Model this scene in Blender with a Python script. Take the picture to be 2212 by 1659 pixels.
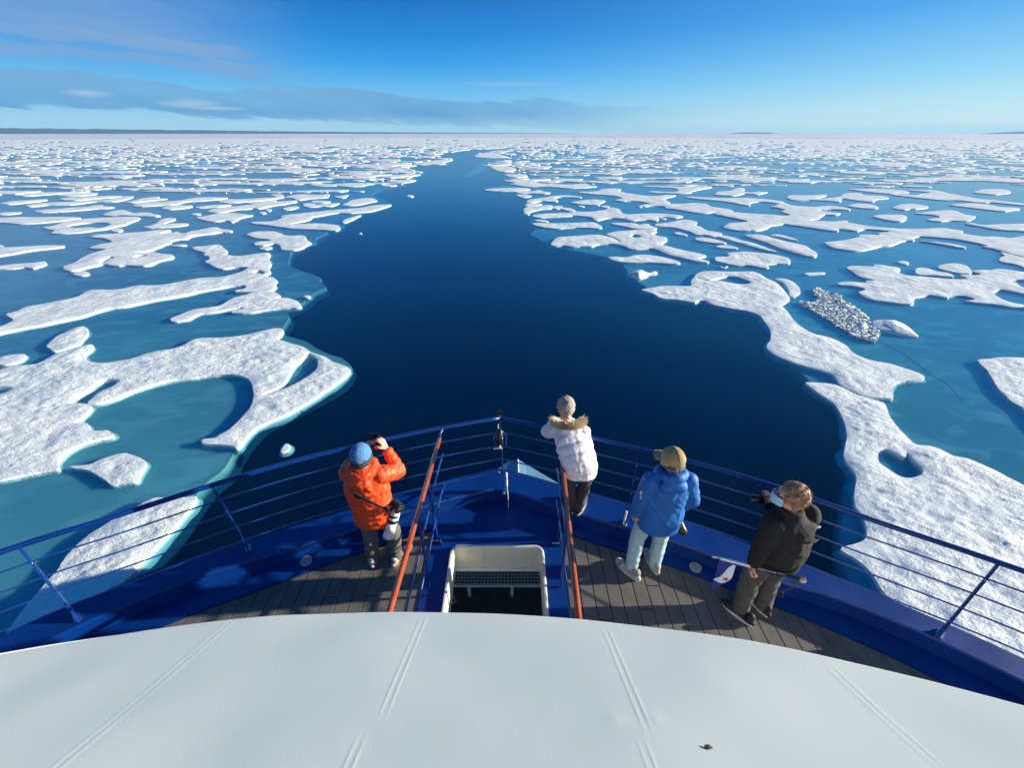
import bpy, bmesh, math, random
import numpy as np
from mathutils import Vector, Matrix, noise as mnoise
from mathutils.geometry import tessellate_polygon
R = math.radians
for o in list(bpy.data.objects): bpy.data.objects.remove(o)
scene = bpy.context.scene
COL = scene.collection
random.seed(7); np.random.seed(7)

# ------------------------------------------------------------------ camera
CAMZ = 10.5            # eye height above the sea
D = 6.39               # bow deck height above the sea
cd = bpy.data.cameras.new('camera'); cam = bpy.data.objects.new('camera', cd); COL.objects.link(cam)
cam.location = (0, 0, CAMZ)
cam.rotation_euler = (math.pi/2 - math.atan(542.5/890.), 0, 0)
cd.sensor_width = 36; cd.lens = 36*890/2212.; cd.clip_start = .05; cd.clip_end = 60000
scene.camera = cam

# ------------------------------------------------------------------ light
SUN_EL, SUN_AZ = R(13), R(4)          # azimuth measured from +X towards +Y
w = bpy.data.worlds.new('World'); scene.world = w; w.use_nodes = True
nt = w.node_tree; nt.nodes.clear()
def N(t, **k):
    n = nt.nodes.new(t)
    for a, b in k.items(): setattr(n, a, b)
    return n
def LK(a, b): nt.links.new(a, b)
sky = N('ShaderNodeTexSky', sky_type='NISHITA', sun_disc=False, sun_elevation=SUN_EL, sun_rotation=math.pi/2-SUN_AZ,
        altitude=0, air_density=1.0, dust_density=.3, ozone_density=3.0)
# thin cloud banks low in the sky to the left
tc = N('ShaderNodeTexCoord'); sep = N('ShaderNodeSeparateXYZ'); LK(tc.outputs['Generated'], sep.inputs[0])
def M(op, a, b=None, c=None, clamp=False):
    n = N('ShaderNodeMath', operation=op, use_clamp=clamp)
    for i, v in enumerate((a, b, c)):
        if v is None: continue
        if isinstance(v, (int, float)): n.inputs[i].default_value = v
        else: LK(v, n.inputs[i])
    return n.outputs[0]
X, Y, Z = sep.outputs
az = M('ARCTAN2', X, Y)                       # 0 ahead, negative to the left
el = M('ARCSINE', Z)
def ramp(fac, pts):
    r = N('ShaderNodeValToRGB'); LK(fac, r.inputs[0]); e = r.color_ramp.elements
    while len(e) < len(pts): e.new(.5)
    for q, (p, c) in zip(e, pts): q.position = p; q.color = (*[((v/255+.055)/1.055)**2.4 if v > 10 else v/255/12.92 for v in c], 1)
    return r.outputs[0]
def mixc(f, a, b):
    n = N('ShaderNodeMix', data_type='RGBA')
    for i, v in ((0, f), (6, a), (7, b)):
        if isinstance(v, (int, float)): n.inputs[i].default_value = v
        elif isinstance(v, tuple): n.inputs[i].default_value = v
        else: LK(v, n.inputs[i])
    return n.outputs[2]
# clear polar sky: pale at the horizon, deep blue a hand's breadth above it, paler towards the sun
rc = ramp(Z, [(0, (182, 213, 228)), (.035, (134, 196, 234)), (.07, (98, 184, 238)), (.11, (44, 156, 230)), (.15, (8, 132, 214)), (.20, (0, 108, 192)), (.45, (0, 86, 160)), (1, (6, 74, 138))])
rs = ramp(Z, [(0, (222, 240, 236)), (.035, (196, 233, 242)), (.08, (150, 214, 244)), (.16, (84, 172, 242)), (.28, (34, 144, 226)), (.5, (10, 110, 190)), (1, (6, 74, 138))])
t_ = N('ShaderNodeMapRange', interpolation_type='SMOOTHSTEP'); LK(az, t_.inputs[0]); t_.inputs[1].default_value = -.25; t_.inputs[2].default_value = 1.05
skyc = mixc(t_.outputs[0], rc, rs)
nsc = N('ShaderNodeVectorMath', operation='SCALE'); LK(sky.outputs[0], nsc.inputs[0]); nsc.inputs[3].default_value = .16
skyc = mixc(.05, skyc, nsc.outputs[0])
cmb = N('ShaderNodeCombineXYZ'); LK(M('MULTIPLY', az, 1.6), cmb.inputs[0]); LK(M('MULTIPLY', M('ADD', el, M('MULTIPLY', az, .16)), 13.), cmb.inputs[1])
nz = N('ShaderNodeTexNoise'); nz.inputs['Scale'].default_value = 1.6; nz.inputs['Detail'].default_value = 9; nz.inputs['Roughness'].default_value = .62
LK(cmb.outputs[0], nz.inputs['Vector'])
n1 = M('SUBTRACT', nz.outputs[0], .5)
# distance of the direction from the slanting axis of each band
def band(e0, slope, half, soft, az0, az1, amp):
    c = M('ADD', M('MULTIPLY', az, slope), e0)
    d = M('ABSOLUTE', M('SUBTRACT', el, c))
    d = M('ADD', d, M('MULTIPLY', n1, -amp))
    m = M('SUBTRACT', 1., M('DIVIDE', M('SUBTRACT', d, half), soft, clamp=True))
    t = N('ShaderNodeMapRange', interpolation_type='SMOOTHSTEP'); LK(az, t.inputs[0])
    t.inputs[1].default_value = az0; t.inputs[2].default_value = az1; t.inputs[3].default_value = 1; t.inputs[4].default_value = 0
    return M('MULTIPLY', m, t.outputs[0], clamp=True)
bands = [band(R(1.8), -.030, R(1.2), R(.28), -.15, .42, .075),
         band(R(4.45), -.034, R(.42), R(.22), -.50, -.38, .06),
         band(R(5.75), -.027, R(.34), R(.25), -.52, -.40, .06),
         M('MULTIPLY', band(R(4.2), -.12, R(1.6), R(3.5), -.66, -.30, .14), .85)]
tot = bands[0]
for k in bands[1:]: tot = M('MAXIMUM', tot, k)
tot = M('MULTIPLY', tot, M('ADD', M('MULTIPLY', n1, 1.5), .84), clamp=True)
def puffc(a0, e0, ra, re):
    da = M('DIVIDE', M('SUBTRACT', az, a0), ra); de = M('DIVIDE', M('SUBTRACT', el, e0), re)
    d = M('SQRT', M('ADD', M('MULTIPLY', da, da), M('MULTIPLY', de, de))); return M('SUBTRACT', 1.15, M('ADD', d, M('MULTIPLY', n1, 2.2)), clamp=True)
white = M('MULTIPLY', M('MAXIMUM', M('MAXIMUM', puffc(-.575, .042, .045, .0065), puffc(-.535, .037, .05, .003)), M('MAXIMUM', puffc(-.70, .052, .03, .005), M('MULTIPLY', puffc(.0, .083, .10, .005), .5))), .75)
cmix = N('ShaderNodeMix', data_type='RGBA'); LK(tot, cmix.inputs[0]); LK(skyc, cmix.inputs[6])
LK(ramp(Z, [(0, (150, 192, 216)), (.03, (88, 150, 202)), (.06, (112, 166, 210)), (.12, (126, 164, 210)), (.2, (112, 158, 212)), (.5, (60, 110, 180))]), cmix.inputs[7])
fin = mixc(white, cmix.outputs[2], (.42, .56, .72, 1))
bg = N('ShaderNodeBackground'); LK(fin, bg.inputs[0]); bg.inputs[1].default_value = .42
wo = N('ShaderNodeOutputWorld'); LK(bg.outputs[0], wo.inputs[0])
CLOUD = cmix
sd = bpy.data.lights.new('sun', 'SUN'); sun = bpy.data.objects.new('sun', sd); COL.objects.link(sun)
sd.energy = 4.3; sd.angle = R(.53); sd.color = (1, .90, .73)
sv = Vector((math.cos(SUN_EL)*math.cos(SUN_AZ), math.cos(SUN_EL)*math.sin(SUN_AZ), math.sin(SUN_EL)))
sun.rotation_euler = sv.to_track_quat('Z', 'Y').to_euler(); sun.location = (60, 6, 40)
vs = scene.view_settings; vs.view_transform = 'Standard'; vs.look = 'None'; vs.exposure = 1.32; vs.gamma = 1; vs.use_curve_mapping = False
scene.render.engine = 'CYCLES'

# ------------------------------------------------------------------ materials
def mat(name, col, rough=.6, metal=0., spec=.5, bump=None, var=None, coat=0., sheen=0.):
    """col rgb; var=(scale, rgb2, detail) mottles it; bump=(scale, distance, detail)"""
    m = bpy.data.materials.new(name); m.use_nodes = True; t = m.node_tree; b = t.nodes['Principled BSDF']
    b.inputs['Base Color'].default_value = (*col, 1); b.inputs['Roughness'].default_value = rough
    b.inputs['Metallic'].default_value = metal; b.inputs['Specular IOR Level'].default_value = spec
    b.inputs['Coat Weight'].default_value = coat; b.inputs['Coat Roughness'].default_value = .08
    if sheen: b.inputs['Sheen Weight'].default_value = sheen
    c = t.nodes.new('ShaderNodeTexCoord')
    if var:
        n = t.nodes.new('ShaderNodeTexNoise'); n.inputs['Scale'].default_value = var[0]; n.inputs['Detail'].default_value = var[2] if len(var) > 2 else 4
        t.links.new(c.outputs['Object'], n.inputs['Vector'])
        r = t.nodes.new('ShaderNodeMapRange'); t.links.new(n.outputs[0], r.inputs[0]); r.inputs[1].default_value = .35; r.inputs[2].default_value = .65
        x = t.nodes.new('ShaderNodeMix'); x.data_type = 'RGBA'; t.links.new(r.outputs[0], x.inputs[0])
        x.inputs[6].default_value = (*col, 1); x.inputs[7].default_value = (*var[1], 1); t.links.new(x.outputs[2], b.inputs['Base Color'])
        r2 = t.nodes.new('ShaderNodeMapRange'); t.links.new(n.outputs[0], r2.inputs[0]); r2.inputs[3].default_value = max(0, rough-.08); r2.inputs[4].default_value = min(1, rough+.08)
        t.links.new(r2.outputs[0], b.inputs['Roughness'])
    if bump:
        n = t.nodes.new('ShaderNodeTexNoise'); n.inputs['Scale'].default_value = bump[0]; n.inputs['Detail'].default_value = bump[2] if len(bump) > 2 else 3
        t.links.new(c.outputs['Object'], n.inputs['Vector'])
        u = t.nodes.new('ShaderNodeBump'); u.inputs['Distance'].default_value = bump[1]; t.links.new(n.outputs[0], u.inputs['Height']); t.links.new(u.outputs[0], b.inputs['Normal'])
    return m

def snow_mat():
    m = bpy.data.materials.new('sea_ice'); m.use_nodes = True; t = m.node_tree; b = t.nodes['Principled BSDF']; L = t.links.new
    g = t.nodes.new('ShaderNodeNewGeometry')
    mp = t.nodes.new('ShaderNodeMapping'); L(g.outputs['Position'], mp.inputs[0]); mp.inputs['Rotation'].default_value = (0, 0, R(-25)); mp.inputs['Scale'].default_value = (1, 1.9, 1)
    def nz(s, d, r=.5, v=None):
        n = t.nodes.new('ShaderNodeTexNoise'); n.inputs['Scale'].default_value = s; n.inputs['Detail'].default_value = d; n.inputs['Roughness'].default_value = r; L((v or mp).outputs[0], n.inputs['Vector']); return n.outputs[0]
    a = nz(3.8, 6, .62); c = nz(.35, 3); f = nz(12, 3, .6)
    ad = t.nodes.new('ShaderNodeMath'); ad.operation = 'MULTIPLY_ADD'; L(f, ad.inputs[0]); ad.inputs[1].default_value = .35; L(a, ad.inputs[2])
    u = t.nodes.new('ShaderNodeBump'); u.inputs['Distance'].default_value = .095; sm = t.nodes.new('ShaderNodeMapRange'); L(c, sm.inputs[0]); sm.inputs[1].default_value = .36; sm.inputs[2].default_value = .62; sm.inputs[3].default_value = .38; sm.inputs[4].default_value = .92; L(sm.outputs[0], u.inputs['Strength']); L(ad.outputs[0], u.inputs['Height']); L(u.outputs[0], b.inputs['Normal'])
    # clean white snow crust, slightly greyer where it is wet, bluer low on the flanks where it is bare ice
    r = t.nodes.new('ShaderNodeValToRGB'); L(c, r.inputs[0]); r.color_ramp.elements[0].position = .38; r.color_ramp.elements[0].color = (.72, .79, .78, 1); r.color_ramp.elements[1].position = .6; r.color_ramp.elements[1].color = (.86, .91, .86, 1)
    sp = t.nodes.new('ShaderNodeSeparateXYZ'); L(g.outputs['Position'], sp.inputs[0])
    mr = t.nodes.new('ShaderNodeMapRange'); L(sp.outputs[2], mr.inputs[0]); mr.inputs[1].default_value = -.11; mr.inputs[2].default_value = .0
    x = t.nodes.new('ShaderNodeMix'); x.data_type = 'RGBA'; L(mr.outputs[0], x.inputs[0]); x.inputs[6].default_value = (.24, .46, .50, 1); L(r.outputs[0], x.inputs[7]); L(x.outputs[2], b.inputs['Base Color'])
    b.inputs['Roughness'].default_value = .75; b.inputs['Specular IOR Level'].default_value = .3
    return m
SNOW = snow_mat()

def water_mat():
    m = bpy.data.materials.new('sea_water'); m.use_nodes = True; t = m.node_tree; t.nodes.clear(); L = t.links.new
    g = t.nodes.new('ShaderNodeNewGeometry')
    n = t.nodes.new('ShaderNodeTexNoise'); n.inputs['Scale'].default_value = .7; n.inputs['Detail'].default_value = 4; L(g.outputs['Position'], n.inputs['Vector'])
    u = t.nodes.new('ShaderNodeBump'); u.inputs['Distance'].default_value = .012; u.inputs['Strength'].default_value = .5; L(n.outputs[0], u.inputs['Height'])
    def mth(op, a, b):
        q = t.nodes.new('ShaderNodeMath'); q.operation = op
        for i, v_ in enumerate((a, b)):
            if isinstance(v_, (int, float)): q.inputs[i].default_value = v_
            elif v_ is not None: L(v_, q.inputs[i])
        return q.outputs[0]
    dt = t.nodes.new('ShaderNodeVectorMath'); dt.operation = 'DOT_PRODUCT'; L(g.outputs['Normal'], dt.inputs[0]); L(g.outputs['Incoming'], dt.inputs[1])
    fr = mth('ADD', mth('MULTIPLY', mth('POWER', mth('SUBTRACT', 1., mth('ABSOLUTE', dt.outputs['Value'], None)), 3.0), .97), .025)
    tr = t.nodes.new('ShaderNodeBsdfTransparent'); tr.inputs[0].default_value = (.60, .88, .94, 1)
    gl = t.nodes.new('ShaderNodeBsdfGlossy'); gl.inputs['Roughness'].default_value = .16; L(u.outputs[0], gl.inputs['Normal'])
    mx = t.nodes.new('ShaderNodeMixShader'); L(fr, mx.inputs[0]); L(tr.outputs[0], mx.inputs[1]); L(gl.outputs[0], mx.inputs[2])
    o = t.nodes.new('ShaderNodeOutputMaterial'); L(mx.outputs[0], o.inputs[0])
    return m
WATER = water_mat()

def shelf_mat():
    m = bpy.data.materials.new('submerged_ice'); m.use_nodes = True; t = m.node_tree; b = t.nodes['Principled BSDF']; L = t.links.new
    g = t.nodes.new('ShaderNodeNewGeometry')
    mp = t.nodes.new('ShaderNodeMapping'); L(g.outputs['Position'], mp.inputs[0]); mp.inputs['Scale'].default_value = (.6, 1, 1); mp.inputs['Rotation'].default_value = (0, 0, .4)
    def nz(s, d):
        n = t.nodes.new('ShaderNodeTexNoise'); n.inputs['Scale'].default_value = s; n.inputs['Detail'].default_value = d; n.inputs['Distortion'].default_value = .6; L(mp.outputs[0], n.inputs['Vector']); return n.outputs[0]
    r = t.nodes.new('ShaderNodeValToRGB'); L(nz(.12, 3), r.inputs[0]); r.color_ramp.elements[0].position = .35; r.color_ramp.elements[0].color = (.19, .40, .45, 1); r.color_ramp.elements[1].position = .68; r.color_ramp.elements[1].color = (.30, .58, .57, 1)
    r2 = t.nodes.new('ShaderNodeMapRange'); L(nz(.8, 5), r2.inputs[0]); r2.inputs[1].default_value = .50; r2.inputs[2].default_value = .64; r2.inputs[4].default_value = .60
    x = t.nodes.new('ShaderNodeMix'); x.data_type = 'RGBA'; L(r2.outputs[0], x.inputs[0]); L(r.outputs[0], x.inputs[6]); x.inputs[7].default_value = (.46, .72, .68, 1)
    # flank colour darkens with depth, painting in the light lost in the water
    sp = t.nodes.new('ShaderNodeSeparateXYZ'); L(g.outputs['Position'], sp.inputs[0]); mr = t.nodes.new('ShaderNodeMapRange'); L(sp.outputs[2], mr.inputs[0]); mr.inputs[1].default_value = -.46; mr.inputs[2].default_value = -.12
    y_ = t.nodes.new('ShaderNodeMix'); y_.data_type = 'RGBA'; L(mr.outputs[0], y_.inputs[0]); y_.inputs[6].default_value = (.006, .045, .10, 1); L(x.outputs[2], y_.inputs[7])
    L(y_.outputs[2], b.inputs['Base Color']); b.inputs['Roughness'].default_value = .9; b.inputs['Specular IOR Level'].default_value = 0
    b.subsurface_method = 'BURLEY'; b.inputs['Subsurface Weight'].default_value = .85; b.inputs['Subsurface Radius'].default_value = (.5, .9, 1.1); b.inputs['Subsurface Scale'].default_value = .7
    return m
SHELF = shelf_mat()
MT = dict(
 deep=mat('deep_water', (.0004, .013, .042), 1, spec=0),
 pack=mat('far_pack_ice', (.80, .86, .84), .9, var=(.012, (.45, .50, .58), 8)),
 land=mat('tundra_hill', (.030, .045, .10), 1, var=(.0008, (.055, .07, .12), 6)),
 navy=mat('navy_paint', (.0012, .028, .165), .34, spec=.45, var=(1.6, (.0016, .036, .21), 7), bump=(3, .004, 2), coat=.06),
 pale=mat('blue_with_sky_sheen', (.12, .26, .36), .35, var=(2, (.16, .32, .42))),  # hull blue paled to paint in sunlight and sky reflection on the fairing
 plank=mat('grey_deck_board', (.110, .103, .091), .85, var=(7, (.140, .132, .117), 8), bump=(60, .0012)),
 caulk=mat('black_caulk', (.092, .086, .077), .9),
 cream=mat('cream_paint', (.72, .70, .56), .45, var=(2, (.62, .60, .50), 6)),
 roofw=mat('white_roof_paint', (.70, .745, .665), .55, var=(.9, (.63, .685, .63), 4), bump=(240, .00025, 2)),
 white=mat('white_paint', (.8, .8, .78), .4),
 teak=mat('varnished_teak', (.34, .078, .024), .28, var=(14, (.27, .055, .016), 5), coat=.5),
 steel=mat('stainless_steel', (.55, .56, .58), .3, 1.),
 grp=mat('grey_grating', (.78, .79, .78), .6),
 black=mat('black_plastic', (.012, .012, .013), .4),
 glass=mat('dark_glass', (.01, .012, .02), .05, coat=1.),
 silver=mat('silver_camera_body', (.11, .105, .095), .5),
 lensw=mat('cream_white_lens', (.80, .79, .74), .4),
 skin=mat('skin', (.62, .34, .25), .5, var=(20, (.55, .28, .20))),
 red=mat('orange_red_nylon', (.87, .080, .010), .55, var=(8, (.76, .064, .01)), bump=(30, .004, 4)),
 wht=mat('off_white_nylon', (.78, .76, .76), .45, var=(6, (.70, .68, .69)), bump=(26, .006, 4)),
 blue=mat('blue_shell_fabric', (.006, .13, .46), .62, var=(9, (.007, .11, .38)), bump=(22, .008, 4)),
 fleece=mat('black_fleece', (.007, .0065, .006), .9, var=(60, (.014, .013, .012)), bump=(90, .004)),
 gtrs=mat('grey_trousers', (.085, .08, .085), .85, var=(9, (.12, .11, .11)), bump=(12, .012, 4)),
 btrs=mat('olive_grey_trousers', (.068, .064, .055), .85, var=(9, (.095, .088, .075)), bump=(12, .012, 4)),
 dtrs=mat('dark_trousers', (.035, .035, .038), .85, var=(9, (.055, .054, .055)), bump=(12, .010, 4)),
 jeans=mat('light_blue_denim', (.32, .50, .55), .85, var=(12, (.42, .58, .60)), bump=(14, .010, 4)),
 shoeg=mat('grey_mesh_shoe', (.55, .53, .48), .8, var=(24, (.20, .19, .18)), bump=(50, .006)),
 shoek=mat('black_shoe', (.015, .015, .016), .7),
 sole=mat('white_rubber_sole', (.72, .70, .64), .6),
 soleo=mat('orange_rubber_sole', (.65, .16, .06), .6),
 bean=mat('blue_knit', (.07, .19, .42), .9, bump=(90, .006)),
 band=mat('grey_knit_band', (.04, .042, .05), .9, bump=(90, .006)),
 beige=mat('beige_knit', (.38, .34, .27), .9, var=(30, (.27, .25, .21)), bump=(80, .01)),
 olive=mat('olive_camouflage_cotton', (.29, .27, .125), .8, var=(14, (.38, .25, .11), 1)),
 gait=mat('taupe_gaiter', (.16, .12, .10), .85, bump=(40, .008)),
 hair=mat('brown_hair', (.27, .145, .07), .6, var=(18, (.38, .22, .12), 5)),
 fur=mat('tan_fur', (.85, .68, .44), .8, var=(7, (.55, .48, .38), 4)),
 mask=mat('light_blue_paper_mask', (.32, .62, .78), .7),
 strap=mat('charcoal_strap', (.05, .05, .052), .6),
 fblue=mat('flag_blue', (.02, .02, .25), .7), fwhite=mat('flag_white', (.75, .78, .82), .7), fred=mat('flag_red', (.55, .02, .03), .7),
 cork=mat('cork_ball', (.62, .50, .34), .7, var=(40, (.5, .38, .24))),
)

b_ = MT['deep'].node_tree.nodes['Principled BSDF']; b_.subsurface_method = 'BURLEY'; b_.inputs['Subsurface Weight'].default_value = 1; b_.inputs['Subsurface Radius'].default_value = (1.5, 3, 3.6); b_.inputs['Subsurface Scale'].default_value = 1.4
# ------------------------------------------------------------------ helpers
def tag(o, label=None, cat=None, group=None, kind=None):
    if label: o['label'] = label
    if cat: o['category'] = cat
    if group: o['group'] = group
    if kind: o['kind'] = kind
    return o
def link(name, me, m=None, parent=None, smooth=False):
    me.name = name
    o = bpy.data.objects.new(name, me); COL.objects.link(o)
    if m and not me.materials: me.materials.append(m)
    if parent: o.parent = parent; o.matrix_parent_inverse = parent.matrix_basis.inverted()
    if smooth: me.polygons.foreach_set('use_smooth', [True]*len(me.polygons))
    return o
def pyd(name, v, f, m=None, parent=None, smooth=False):
    me = bpy.data.meshes.new(name); me.from_pydata([tuple(map(float, p)) for p in v], [], f); me.update()
    return link(name, me, m, parent, smooth)
def empty(name, loc, **k):
    o = bpy.data.objects.new(name, None); COL.objects.link(o); o.location = loc; o.empty_display_size = .2
    return tag(o, **k)
class MB:
    """collects primitives and links them as one mesh object"""
    def __init__(s): s.v = []; s.f = []
    def add(s, v, f):
        n = len(s.v); s.v += [tuple(p) for p in v]; s.f += [tuple(i+n for i in q) for q in f]; return s
    def box(s, c, d, rot=None):
        c = Vector(c); v = []
        for x in (-.5, .5):
            for y in (-.5, .5):
                for z in (-.5, .5):
                    p = Vector((x*d[0], y*d[1], z*d[2]))
                    if rot: p = rot @ p
                    v.append(c+p)
        return s.add(v, [(0, 1, 3, 2), (4, 6, 7, 5), (0, 4, 5, 1), (2, 3, 7, 6), (0, 2, 6, 4), (1, 5, 7, 3)])
    def tube(s, pts, r, n=10, cap=True, flat=None):
        pts = [Vector(p) for p in pts]; rr = r if isinstance(r, (list, tuple)) else [r]*len(pts); base = None; rings = []
        for i, p in enumerate(pts):
            d = (pts[min(i+1, len(pts)-1)]-pts[max(i-1, 0)]).normalized()
            if base is None:
                base = d.orthogonal().normalized() if flat is None else (Vector(flat)-d*d.dot(Vector(flat))).normalized()
            a = (base-d*base.dot(d)).normalized(); base = a; b = d.cross(a)
            rx, ry = rr[i] if isinstance(rr[i], (list, tuple)) else (rr[i], rr[i])
            rings.append([p+a*(math.cos(t)*rx)+b*(math.sin(t)*ry) for t in [2*math.pi*k/n for k in range(n)]])
        v = [q for g in rings for q in g]; f = []
        for i in range(len(pts)-1):
            for k in range(n): f.append((i*n+k, i*n+(k+1) % n, (i+1)*n+(k+1) % n, (i+1)*n+k))
        if cap: f.append(tuple(range(n))[::-1]); f.append(tuple((len(pts)-1)*n+k for k in range(n)))
        return s.add(v, f)
    def cyl(s, a, b, r, n=16, r2=None): return s.tube([a, b], [r, r if r2 is None else r2], n)
    def ball(s, c, r, n=12, sc=(1, 1, 1), rot=None):
        c = Vector(c); v = []; f = []
        for i in range(n+1):
            th = math.pi*i/n
            for k in range(2*n):
                ph = math.pi*k/n; p = Vector((math.sin(th)*math.cos(ph)*sc[0], math.sin(th)*math.sin(ph)*sc[1], math.cos(th)*sc[2]))*r
                v.append(c+(rot @ p if rot else p))
        for i in range(n):
            for k in range(2*n): f.append((i*2*n+k, (i+1)*2*n+k, (i+1)*2*n+(k+1) % (2*n), i*2*n+(k+1) % (2*n)))
        return s.add(v, f)
    def cap(s, a, ra, b, rb, n=12, flat=None):
        """capsule between two joints; flat=(axis, factor) squashes its cross section"""
        a = Vector(a); b = Vector(b); d = b-a
        if d.length < 1e-5: return s.ball(a, ra, n)
        L = d.length; d.normalize(); u = d.orthogonal().normalized(); w_ = d.cross(u); v = []; f = []; rings = []
        for t in (-1, -.92, -.7, -.38, 0): rings.append((a+d*(t*ra), ra*math.sqrt(max(0, 1-t*t))+1e-4))
        for t in (0, .38, .7, .92, 1): rings.append((b+d*(t*rb), rb*math.sqrt(max(0, 1-t*t))+1e-4))
        ax = Vector(flat[0]).normalized() if flat else None
        for c, r in rings:
            for k in range(n):
                o = u*(math.cos(2*math.pi*k/n)*r)+w_*(math.sin(2*math.pi*k/n)*r)
                if ax: o -= ax*(o.dot(ax)*(1-flat[1]))
                v.append(c+o)
        for i in range(len(rings)-1):
            for k in range(n): f.append((i*n+k, i*n+(k+1) % n, (i+1)*n+(k+1) % n, (i+1)*n+k))
        f.append(tuple(range(n))[::-1]); f.append(tuple((len(rings)-1)*n+k for k in range(n)))
        return s.add(v, f)
    def build(s, name, m, parent=None, smooth=False, bevel=0):
        o = pyd(name, s.v, s.f, m, parent, smooth)
        if bevel:
            bm = bmesh.new(); bm.from_mesh(o.data); bmesh.ops.bevel(bm, geom=bm.edges[:], offset=bevel, segments=2, affect='EDGES', profile=.6); bm.to_mesh(o.data); bm.free()
        return o
    def fuse(s, name, m, parent=None, voxel=.01, smooth=4, disp=None, dec=None):
        """melts the collected solids into one continuous skin"""
        me = bpy.data.meshes.new(name); me.from_pydata([tuple(p) for p in s.v], [], s.f); me.update()
        bm = bmesh.new(); bm.from_mesh(me); bmesh.ops.recalc_face_normals(bm, faces=bm.faces[:]); bm.to_mesh(me); bm.free()
        t = bpy.data.objects.new('tmp', me); COL.objects.link(t)
        k = t.modifiers.new('r', 'REMESH'); k.mode = 'VOXEL'; k.voxel_size = voxel; k.use_smooth_shade = True
        if smooth: q = t.modifiers.new('s', 'SMOOTH'); q.factor = .5; q.iterations = smooth
        if dec: q = t.modifiers.new('d', 'DECIMATE'); q.ratio = dec
        dg = bpy.context.evaluated_depsgraph_get(); out = bpy.data.meshes.new_from_object(t.evaluated_get(dg)); bpy.data.objects.remove(t); bpy.data.meshes.remove(me)
        if disp:
            out.update(); nv = [v.normal.copy() for v in out.vertices]
            for v, n in zip(out.vertices, nv): v.co += n*disp(v.co, n)
        out.materials.clear(); o = link(name, out, m, parent, True); return o
def wrinkle(amp, sc, stretch=(1, 1, 1)):
    def f(p, n): return amp*(mnoise.noise(Vector((p.x*sc*stretch[0], p.y*sc*stretch[1], p.z*sc*stretch[2])))+.5*mnoise.noise(Vector((p.x*sc*2.3, p.y*sc*2.3+5, p.z*sc*2.3))))
    return f
def offset_curve(pts, n=6):
    """Catmull-Rom through plan points"""
    P = [Vector(p) for p in pts]; out = []
    for i in range(len(P)-1):
        p0 = P[max(i-1, 0)]; p1 = P[i]; p2 = P[i+1]; p3 = P[min(i+2, len(P)-1)]
        for k in range(n):
            t = k/n; out.append(.5*((2*p1)+(p2-p0)*t+(2*p0-5*p1+4*p2-p3)*t*t+(3*p1-p0-3*p2+p3)*t**3))
    return out+[P[-1]]
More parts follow.
